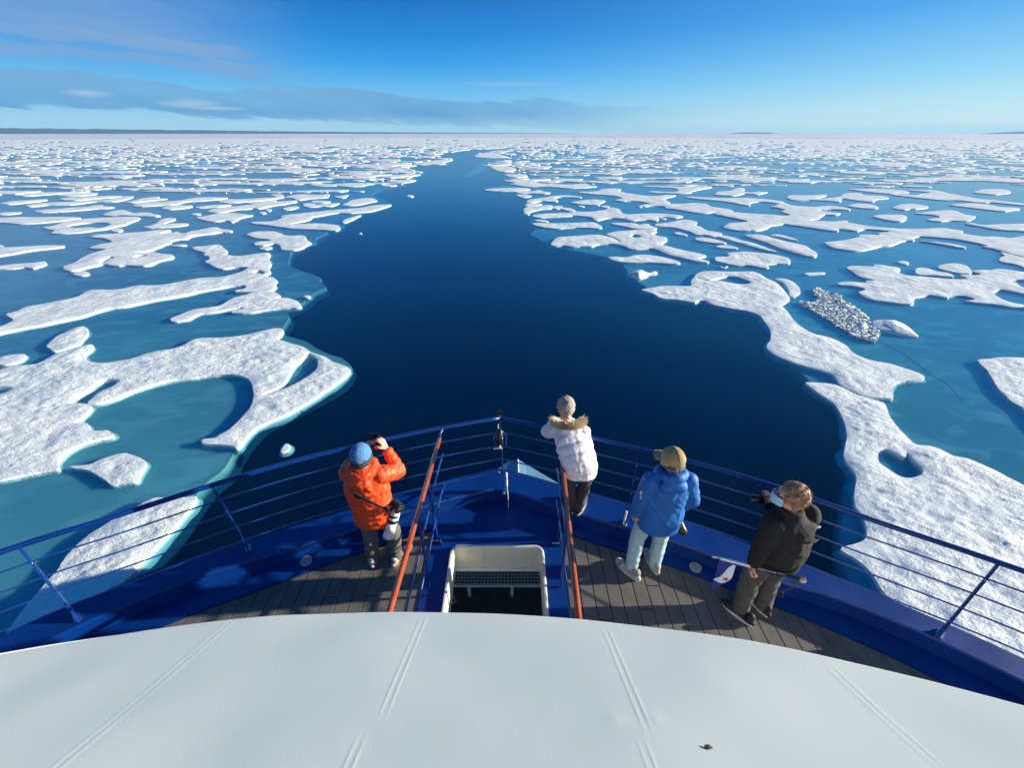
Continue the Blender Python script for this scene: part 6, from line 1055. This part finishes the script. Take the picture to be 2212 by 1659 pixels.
# fur ruff: tufts round the hood opening
hf = random.Random(2); v = []; f = []
for k in range(4200):
    a = hf.uniform(math.pi*1.07, math.pi*1.93); c = V3(.590, 3.545, z+1.505); rad = V3(math.cos(a)*.140, math.sin(a)*.135, .035+.0*math.sin(a)-.02*abs(math.cos(a)))
    b0 = c+rad+V3(hf.uniform(-.025, .025), hf.uniform(-.035, .03), hf.uniform(-.035, .03)); dr = V3(math.cos(a)*.9+hf.uniform(-.7, .7), math.sin(a)*.8+hf.uniform(-.5, .5), .35+hf.uniform(-.5, .5)).normalized(); L = hf.uniform(.035, .075); sd_ = dr.orthogonal().normalized()*.004; n = len(v)
    v += [b0-sd_, b0+sd_, b0+dr*L]; f.append((n, n+1, n+2))
fu = pyd('fur_trim', v, f, MT['fur'], p2); fu['kind'] = 'stuff'
m = MB(); m.tube([V3(.590, 3.545, z+1.505)+V3(math.cos(a)*.125, math.sin(a)*.120, .03-.02*abs(math.cos(a))) for a in [math.pi*(1.06+.88*k/14) for k in range(15)]], [.026+.022*math.sin(math.pi*k/14) for k in range(15)], 10); m.fuse('fur_backing', MT['fur'], p2, .008, 1, wrinkle(.01, 40))

# ---------------- person in the blue shell jacket -----------------
p3 = empty('person', (1.42, 2.84, D), label='person in blue hooded jacket, olive cap and light jeans on the right deck', cat='person')
hip = V3(1.445, 2.80, z+.92); ch = V3(1.43, 2.75, z+1.28); nk = V3(1.425, 2.745, z+1.50); hc = V3(1.415, 2.765, z+1.635)
aR = (V3(1.60, 2.73, z+1.42), V3(1.695, 2.74, z+1.15), V3(1.62, 2.84, z+.94)); aL = (V3(1.255, 2.73, z+1.42), V3(1.215, 2.76, z+1.13), V3(1.215, 2.80, z+.90))
lg = [(V3(1.36, 2.80, z+.88), V3(1.32, 2.86, z+.49), V3(1.30, 2.80, z+.10)), (V3(1.53, 2.80, z+.88), V3(1.57, 2.88, z+.49), V3(1.56, 2.84, z+.10))]
hfwd = V3(-.62, .78, .0)
body, B = skin_body(p3, hip, ch, nk, hc, hfwd, (0, 0, 1), [aR, aL], lg, [(aR[2], aR[1], V3(-.2, .15, -.9), V3(-.8, .3, 0), .6, -1), (aL[2], aL[1], V3(.05, .1, -1), V3(.7, .3, 0), .35, 1)])
eyes(p3, B, hc)
m = MB(); trunk(m, [(1.455, 2.79, z+.73, .180, .140, 0), (1.455, 2.79, z+.77, .205, .160, .0), (1.45, 2.785, z+.90, .215, .165, 0), (1.44, 2.765, z+1.05, .205, .155, 0), (1.43, 2.75, z+1.22, .205, .150, 0), (1.43, 2.745, z+1.36, .205, .140, 0), (1.427, 2.742, z+1.45, .16, .11, 0), (1.425, 2.745, z+1.51, .09, .09, 0)])
for s_, e, h in (aR, aL): m.cap(s_, .085, e, .070, 14); m.cap(e, .070, lerp(e, h, .88), .052, 14)
m.tube([V3(1.425, 2.735, z+1.50)+V3(.110*math.cos(a), .100*math.sin(a), -.025*math.sin(a)+.015) for a in [math.pi*2*k/16 for k in range(17)]], .040, 10)
m.cap(V3(1.37, 2.635, z+1.44), .07, V3(1.48, 2.635, z+1.44), .07, 14, ((0, 1, 0), .75)); m.cap(V3(1.43, 2.625, z+1.35), .055, V3(1.43, 2.64, z+1.44), .10, 14, ((0, 1, 0), .6))
def shellw(p, n):
    a = wrinkle(.011, 7, (1, 1, 1.0))(p, n); t = p.z*.9+p.x*1.1; b = .003*(1-abs(math.sin(t*38+3*mnoise.noise(p*5)))) * max(0, mnoise.noise(p*3.1+V3(4, 1, 2))+.25)*1.6; return a-b
m.fuse('jacket', MT['blue'], p3, .0085, 3, shellw)
legs(p3, MT['jeans'], hip, lg, (.098, .080, .070), .066, .008, sc=8)
for a in lg: m = MB(); m.cap(a[2]-V3(0, 0, .0), .045, a[2]-V3(0, -.01, .05), .043, 10); m.build('sock', MT['band'], p3, True)
shoe(p3, (1.33, 2.70, z), (-.62, .85, 0), MT['shoeg'], MT['sole'], ); shoe(p3, (1.57, 2.78, z), (-.16, 1, 0), MT['shoeg'], MT['sole'])
# white print on the sleeve and a small mark on the back
m = MB()
for k, (a, b, c_) in enumerate(((0, 0, .05), (.012, -.02, .06), (-.012, -.045, .03))): m.add([V3(1.178, 2.66+a, z+1.33+b), V3(1.170, 2.685+a, z+1.33+b+.012), V3(1.166, 2.69+a, z+1.33+b-.01), V3(1.172, 2.665+a, z+1.32+b-.012)], [(0, 1, 2, 3)])
m.build('sleeve_print', MT['white'], p3)
s, f_, u = B; Bm = Matrix((s, f_, u)).transposed()
m = MB(); m.ball(hc+u*.028-f_*.008, .110, 14, (.86, 1.0, .98), Bm); capo = m.fuse('cap_crown', MT['olive'], p3, .006, 2)
bm = bmesh.new(); bm.from_mesh(capo.data); bmesh.ops.bisect_plane(bm, geom=bm.verts[:]+bm.edges[:]+bm.faces[:], plane_co=hc+u*.008, plane_no=u, clear_inner=True); bm.to_mesh(capo.data); bm.free()
v = []; f = []; n = 14
for zo in (0, .004):
    for j in range(5):
        for k in range(n+1):
            a = math.pi*(.12+.76*k/n); t = j/4; ca, sa = math.cos(a), math.sin(a); rad0 = s*ca*.088+f_*sa*.098; rad1 = s*ca*.088+f_*(.06+sa*.125); v.append(hc-f_*.005+rad0.lerp(rad1, t)+u*(.016+zo-.03*t*t-.02*ca*ca*t))
w_ = n+1; npl = 5*w_
for b0 in (0, npl):
    for j in range(4):
        for k in range(n): a = b0+j*w_+k; f.append((a, a+1, a+w_+1, a+w_))
for k in range(n): a = 4*w_+k; f.append((a, a+1, a+1+npl, a+npl))
pyd('cap_visor', v, f, MT['olive'], p3, True)
m = MB(); m.ball(hc+u*.137-f_*.008, .007, 5)
for k in range(6): a = math.pi*k/3; m.tube([hc-f_*.008+u*.028+(s*math.cos(a)*.95+f_*math.sin(a)*1.10)*.1*math.sin(t)+u*.1085*math.cos(t) for t in [i*.18 for i in range(9)]], .0018, 5)
m.build('cap_seam', MT['olive'], p3)
m = MB(); m.tube([hc-f_*.006+u*(-.030)+s*math.cos(a)*.088+f_*math.sin(a)*.096+u*.006*math.sin(3*a) for a in [math.pi*(1.02+.96*k/14) for k in range(15)]], .022, 10); m.fuse('neck_gaiter', MT['gait'], p3, .006, 1, wrinkle(.007, 30))
lc = empty('black_lens_camera', (1.62, 2.83, z+.85), label='camera with a stubby black lens hanging from the right hand of the blue jacketed person', cat='camera')
A = V3(1.60, 2.80, z+.93); Bp = V3(1.695, 2.71, z+.72); dn = (Bp-A).normalized(); Mx = dn.to_track_quat('Z', 'Y').to_matrix()
m = MB(); m.tube([A+dn*.02, A+dn*.08, A+dn*.10, A+dn*.17, A+dn*.175, A+dn*.235, A+dn*.24], [.034, .036, .040, .041, .045, .046, .042], 20); m.build('lens', MT['black'], lc, True)
m = MB(); m.box(A, (.125, .09, .05), Mx); m.box(A+Mx @ V3(0, .055, 0), (.05, .03, .045), Mx); m.build('camera_body', MT['black'], lc, bevel=.008)
m = MB(); m.tube([A+dn*.092, A+dn*.098], .0412, 20); m.build('lens_ring', MT['steel'], lc)

# ---------------- person in the black fleece -----------------
p4 = empty('person', (2.38, 2.39, D), label='curly haired person in black fleece and face mask holding a flag staff', cat='person')
hip = V3(2.385, 2.36, z+.90); ch = V3(2.30, 2.315, z+1.24); nk = V3(2.255, 2.325, z+1.49); hc = V3(2.225, 2.345, z+1.63)
aL = (V3(2.13, 2.27, z+1.40), V3(2.075, 2.23, z+1.14), V3(2.075, 2.215, z+.94)); aR = (V3(2.46, 2.36, z+1.41), V3(2.50, 2.53, z+1.20), V3(2.27, 2.53, z+1.37))
lg = [(V3(2.30, 2.36, z+.86), V3(2.27, 2.39, z+.47), V3(2.27, 2.34, z+.10)), (V3(2.46, 2.37, z+.86), V3(2.49, 2.43, z+.47), V3(2.51, 2.38, z+.10))]
hfwd = V3(-.90, .42, .02)
body, B = skin_body(p4, hip, ch, nk, hc, hfwd, (0, 0, 1), [aR, aL], lg, [(aR[2], aR[1], V3(-.9, .1, .25), V3(0, -.5, .4), .5, -1), (aL[2], aL[1], V3(-.10, -.05, -1), V3(.85, -.2, 0), .75, 1)])
eyes(p4, B, hc)
m = MB(); trunk(m, [(2.375, 2.35, z+.80, .185, .150, .1), (2.37, 2.35, z+.84, .200, .165, .1), (2.355, 2.34, z+.98, .210, .165, .1), (2.325, 2.32, z+1.14, .215, .165, .15), (2.30, 2.31, z+1.28, .215, .160, .2), (2.285, 2.31, z+1.38, .20, .145, .2), (2.265, 2.315, z+1.46, .13, .105, .2), (2.255, 2.32, z+1.52, .082, .078, 0)])
for s_, e, h in (aR, aL): m.cap(s_, .092, e, .072, 14); m.cap(e, .072, lerp(e, h, .9), .050, 14)
m.tube([V3(2.255, 2.32, z+1.51)+V3(.075*math.cos(a), .072*math.sin(a), .0) for a in [math.pi*2*k/16 for k in range(17)]], .024, 10)
m.fuse('fleece_jacket', MT['fleece'], p4, .0085, 3, wrinkle(.015, 7, (1, 1, 1.3)))
legs(p4, MT['btrs'], hip, lg, (.110, .090, .078), .080, .011)
shoe(p4, (2.31, 2.23, z), (-.62, .85, 0), MT['shoek'], MT['sole']); shoe(p4, (2.52, 2.32, z), (-.35, .95, 0), MT['shoek'], MT['sole'])
s, f_, u = B; Bm = Matrix((s, f_, u)).transposed()
m = MB(); m.ball(hc+u*.026-f_*.020, .102, 12, (.88, 1.0, .96), Bm); m.ball(hc-u*.050-f_*.050, .070, 10, (1.0, .7, .9), Bm)
hr = random.Random(4)
for k in range(150):
    th = hr.uniform(0, 1.9); a = hr.uniform(0, 2*math.pi); q = V3(math.sin(th)*math.cos(a)*.90, math.sin(th)*math.sin(a), math.cos(th))
    if q.y > .62 and q.z < .55: continue
    m.ball(hc+u*.022-f_*.020+Bm @ (q*.096), hr.uniform(.014, .022), 5)
def curls(p, n): return .005*mnoise.noise(V3(p.x*30, p.y*30, p.z*14))+.003*mnoise.noise(p*80)
m.fuse('hair', MT['hair'], p4, .0048, 1, curls)
hv = []; hfc = []
for k in range(1800):
    th = hr.uniform(0, 2.1); a = hr.uniform(0, 2*math.pi); q = V3(math.sin(th)*math.cos(a)*.92, math.sin(th)*math.sin(a), math.cos(th))
    if q.y > .60 and q.z < .5: continue
    b0 = hc+u*.020-f_*.020+Bm @ (q*.106); dr = (Bm @ V3(hr.uniform(-1, 1), hr.uniform(-1, .6), hr.uniform(-1, .3))+(Bm @ q)*.7).normalized(); L = hr.uniform(.010, .024); sd_ = dr.orthogonal().normalized()*.0016; n = len(hv)
    hv += [b0-sd_, b0+sd_, b0+dr*L+(Bm @ q)*.006]; hfc.append((n, n+1, n+2))
hs = pyd('loose_curls', hv, hfc, MT['hair'], p4); hs['kind'] = 'stuff'
v = []; f = []; n = 12
for j in range(6):
    for k in range(n+1): a = math.pi*(.08+.84*k/n); t = j/5; v.append(hc-u*(.0+.085*t)+s*math.cos(a)*(.078-.012*t)+f_*(.018+math.sin(a)*(.088+.022*math.sin(math.pi*(.25+.6*t)))))
for j in range(5):
    for k in range(n): a = j*(n+1)+k; f.append((a, a+1, a+n+2, a+n+1))
mk = pyd('face_mask', v, f, MT['mask'], p4, True)
m = MB()
for k in (-1, 1): m.tube([hc-u*.01+s*(k*.078)+f_*.04, hc+u*.0+s*(k*.086)+f_*.0, hc+u*.012+s*(k*.087)-f_*.015], .0022, 5)
m.build('ear_loop', MT['white'], mk)
m = MB(); m.ball(V3(2.485, 2.25, z+1.375), .018, 6, (1.2, .3, .9)); m.build('jacket_logo', MT['white'], p4)
strap_on(p4, [(2.255, 2.215, z+1.475), (2.30, 2.158, z+1.42), (2.36, 2.150, z+1.36), (2.45, 2.175, z+1.30), (2.51, 2.22, z+1.25)], .036, (.1, -1, .15), 'camera_strap')
sl = empty('silver_camera', (2.15, 2.50, z+1.43), label='silver and black camera held against the chest of the masked person', cat='camera')
A = V3(2.165, 2.485, z+1.43); dn = V3(-.96, .25, -.05).normalized(); Mx = dn.to_track_quat('Z', 'Y').to_matrix()
m = MB(); m.box(A, (.135, .075, .05), Mx); m.build('camera_body', MT['black'], sl, bevel=.007)
m = MB(); m.box(A+Mx @ V3(0, .043, 0), (.13, .018, .048), Mx); m.box(A+Mx @ V3(0, .062, .0), (.04, .03, .045), Mx); m.cyl(A+Mx @ V3(.045, .05, 0), A+Mx @ V3(.045, .066, 0), .014, 14); m.cyl(A+Mx @ V3(-.045, .05, 0), A+Mx @ V3(-.045, .062, 0), .012, 14); m.build('top_plate', MT['silver'], sl)
m = MB(); m.tube([A+dn*.02, A+dn*.055, A+dn*.06, A+dn*.115, A+dn*.12], [.032, .033, .036, .037, .034], 20); m.build('lens', MT['black'], sl, True)
m = MB(); m.box(A-dn*.027, (.075, .05, .003), Mx); m.build('screen', MT['silver'], sl); m = MB(); m.box(A-dn*.029, (.062, .040, .002), Mx); m.build('screen_glass', MT['glass'], sl)
# staff with flag
fg = empty('flag_staff', (2.08, 2.19, z+.93), label='walking stick carried as a staff for a blue and white star flag', cat='flag')
T0 = V3(1.775, 2.25, z+.985); T1 = V3(2.475, 2.13, z+.855); dd = (T1-T0).normalized(); L = (T1-T0).length
def on(t): return T0+dd*(L*t)
m = MB(); m.tube([on(0), on(.69)], .0085, 10); m.build('shaft', MT['steel'], fg); m = MB(); m.tube([on(.69), on(.70), on(.96)], [.010, .013, .014], 12); m.build('grip', MT['black'], fg)
m = MB(); m.ball(on(1.0), .029, 10, (1, 1, .95)); m.build('knob', MT['cork'], fg, True)
m = MB(); m.tube([on(-.07)+V3(0, 0, -.012), on(-.04)+V3(0, 0, .004), on(0)], .004, 6); m.tube([on(-.05)+V3(0, 0, -.02), on(-.02)+V3(.0, -.005, -.002), on(.02)], .003, 6); m.build('tie_cord', MT['white'], fg)
sw = strap_on(fg, [on(.96)+V3(0, 0, -.01), on(.955)+V3(-.01, -.01, -.07), on(.90)+V3(0, -.01, -.15), on(.86)+V3(0, 0, -.22)], .028, (.2, -1, .2), 'wrist_strap')
m = MB(); m.tube([on(.99)+V3(0, 0, -.02), on(.93)+V3(0, -.01, -.055), on(.90)+V3(0, -.01, -.05)], .005, 6); m.tube([on(.86)+V3(.022*math.cos(a), .022*math.sin(a)*.4, -.255+.026*math.sin(a)) for a in [math.pi*2*k/12 for k in range(13)]], .009, 8); m.build('strap_buckle', MT['black'], sw)
# hanging cloth: a point (a, b) runs a along the staff and b down
def cloth(a, b, off=0):
    wv = .018*math.sin(a*30+b*9)+.012*math.sin(b*22+1); return on(0)+dd*(.015+a+.03*b*math.sin(b*6))+V3(-.06*b, -.012+wv+off, -.003-b)
def piece(name, m_, poly, par, off=0, n=1, sub=14):
    """poly: left and right boundary functions in a over b range"""
    b0, b1, lf, rf = poly; v = []; f = []; w_ = 9
    for j in range(sub+1):
        b = b0+(b1-b0)*j/sub
        for k in range(w_): a = lf(b)+(rf(b)-lf(b))*k/(w_-1); v.append(cloth(a, b, off))
    for j in range(sub):
        for k in range(w_-1): a = j*w_+k; f.append((a, a+1, a+w_+1, a+w_))
    return pyd(name, v, f, m_, par, True)
fc = piece('flag_cloth', MT['fblue'], (0, .40, lambda b: .008+.05*b, lambda b: .140-.02*b-max(0, b-.28)*.95), fg)
wl_ = lambda b: np.interp(b, [.02, .08, .15, .22, .265, .28], [.118, .088, .062, .040, .022, .022]); wr_ = lambda b: np.interp(b, [.02, .08, .15, .22, .265, .28], [.137, .136, .135, .133, .130, .128])
piece('white_band', MT['fwhite'], (.02, .278, wl_, wr_), fc, -.0025)
c = (.092, .19); sv_ = [cloth(c[0], c[1], -.005)]
for k in range(10): a = math.pi*k/5; r_ = .034 if k % 2 == 0 else .0135; sv_.append(cloth(c[0]+r_*math.sin(a), c[1]-r_*math.cos(a), -.005))
pyd('red_star', sv_, [(0, 1+k, 1+(k+1) % 10) for k in range(10)], MT['fred'], fc)
m = MB(); m.tube([on(.03), on(.2), on(.38)], [.012, .014, .013], 10); m.build('flag_sleeve', MT['fwhite'], fg)
for o in bpy.data.objects:
    if o.type == 'EMPTY': pass
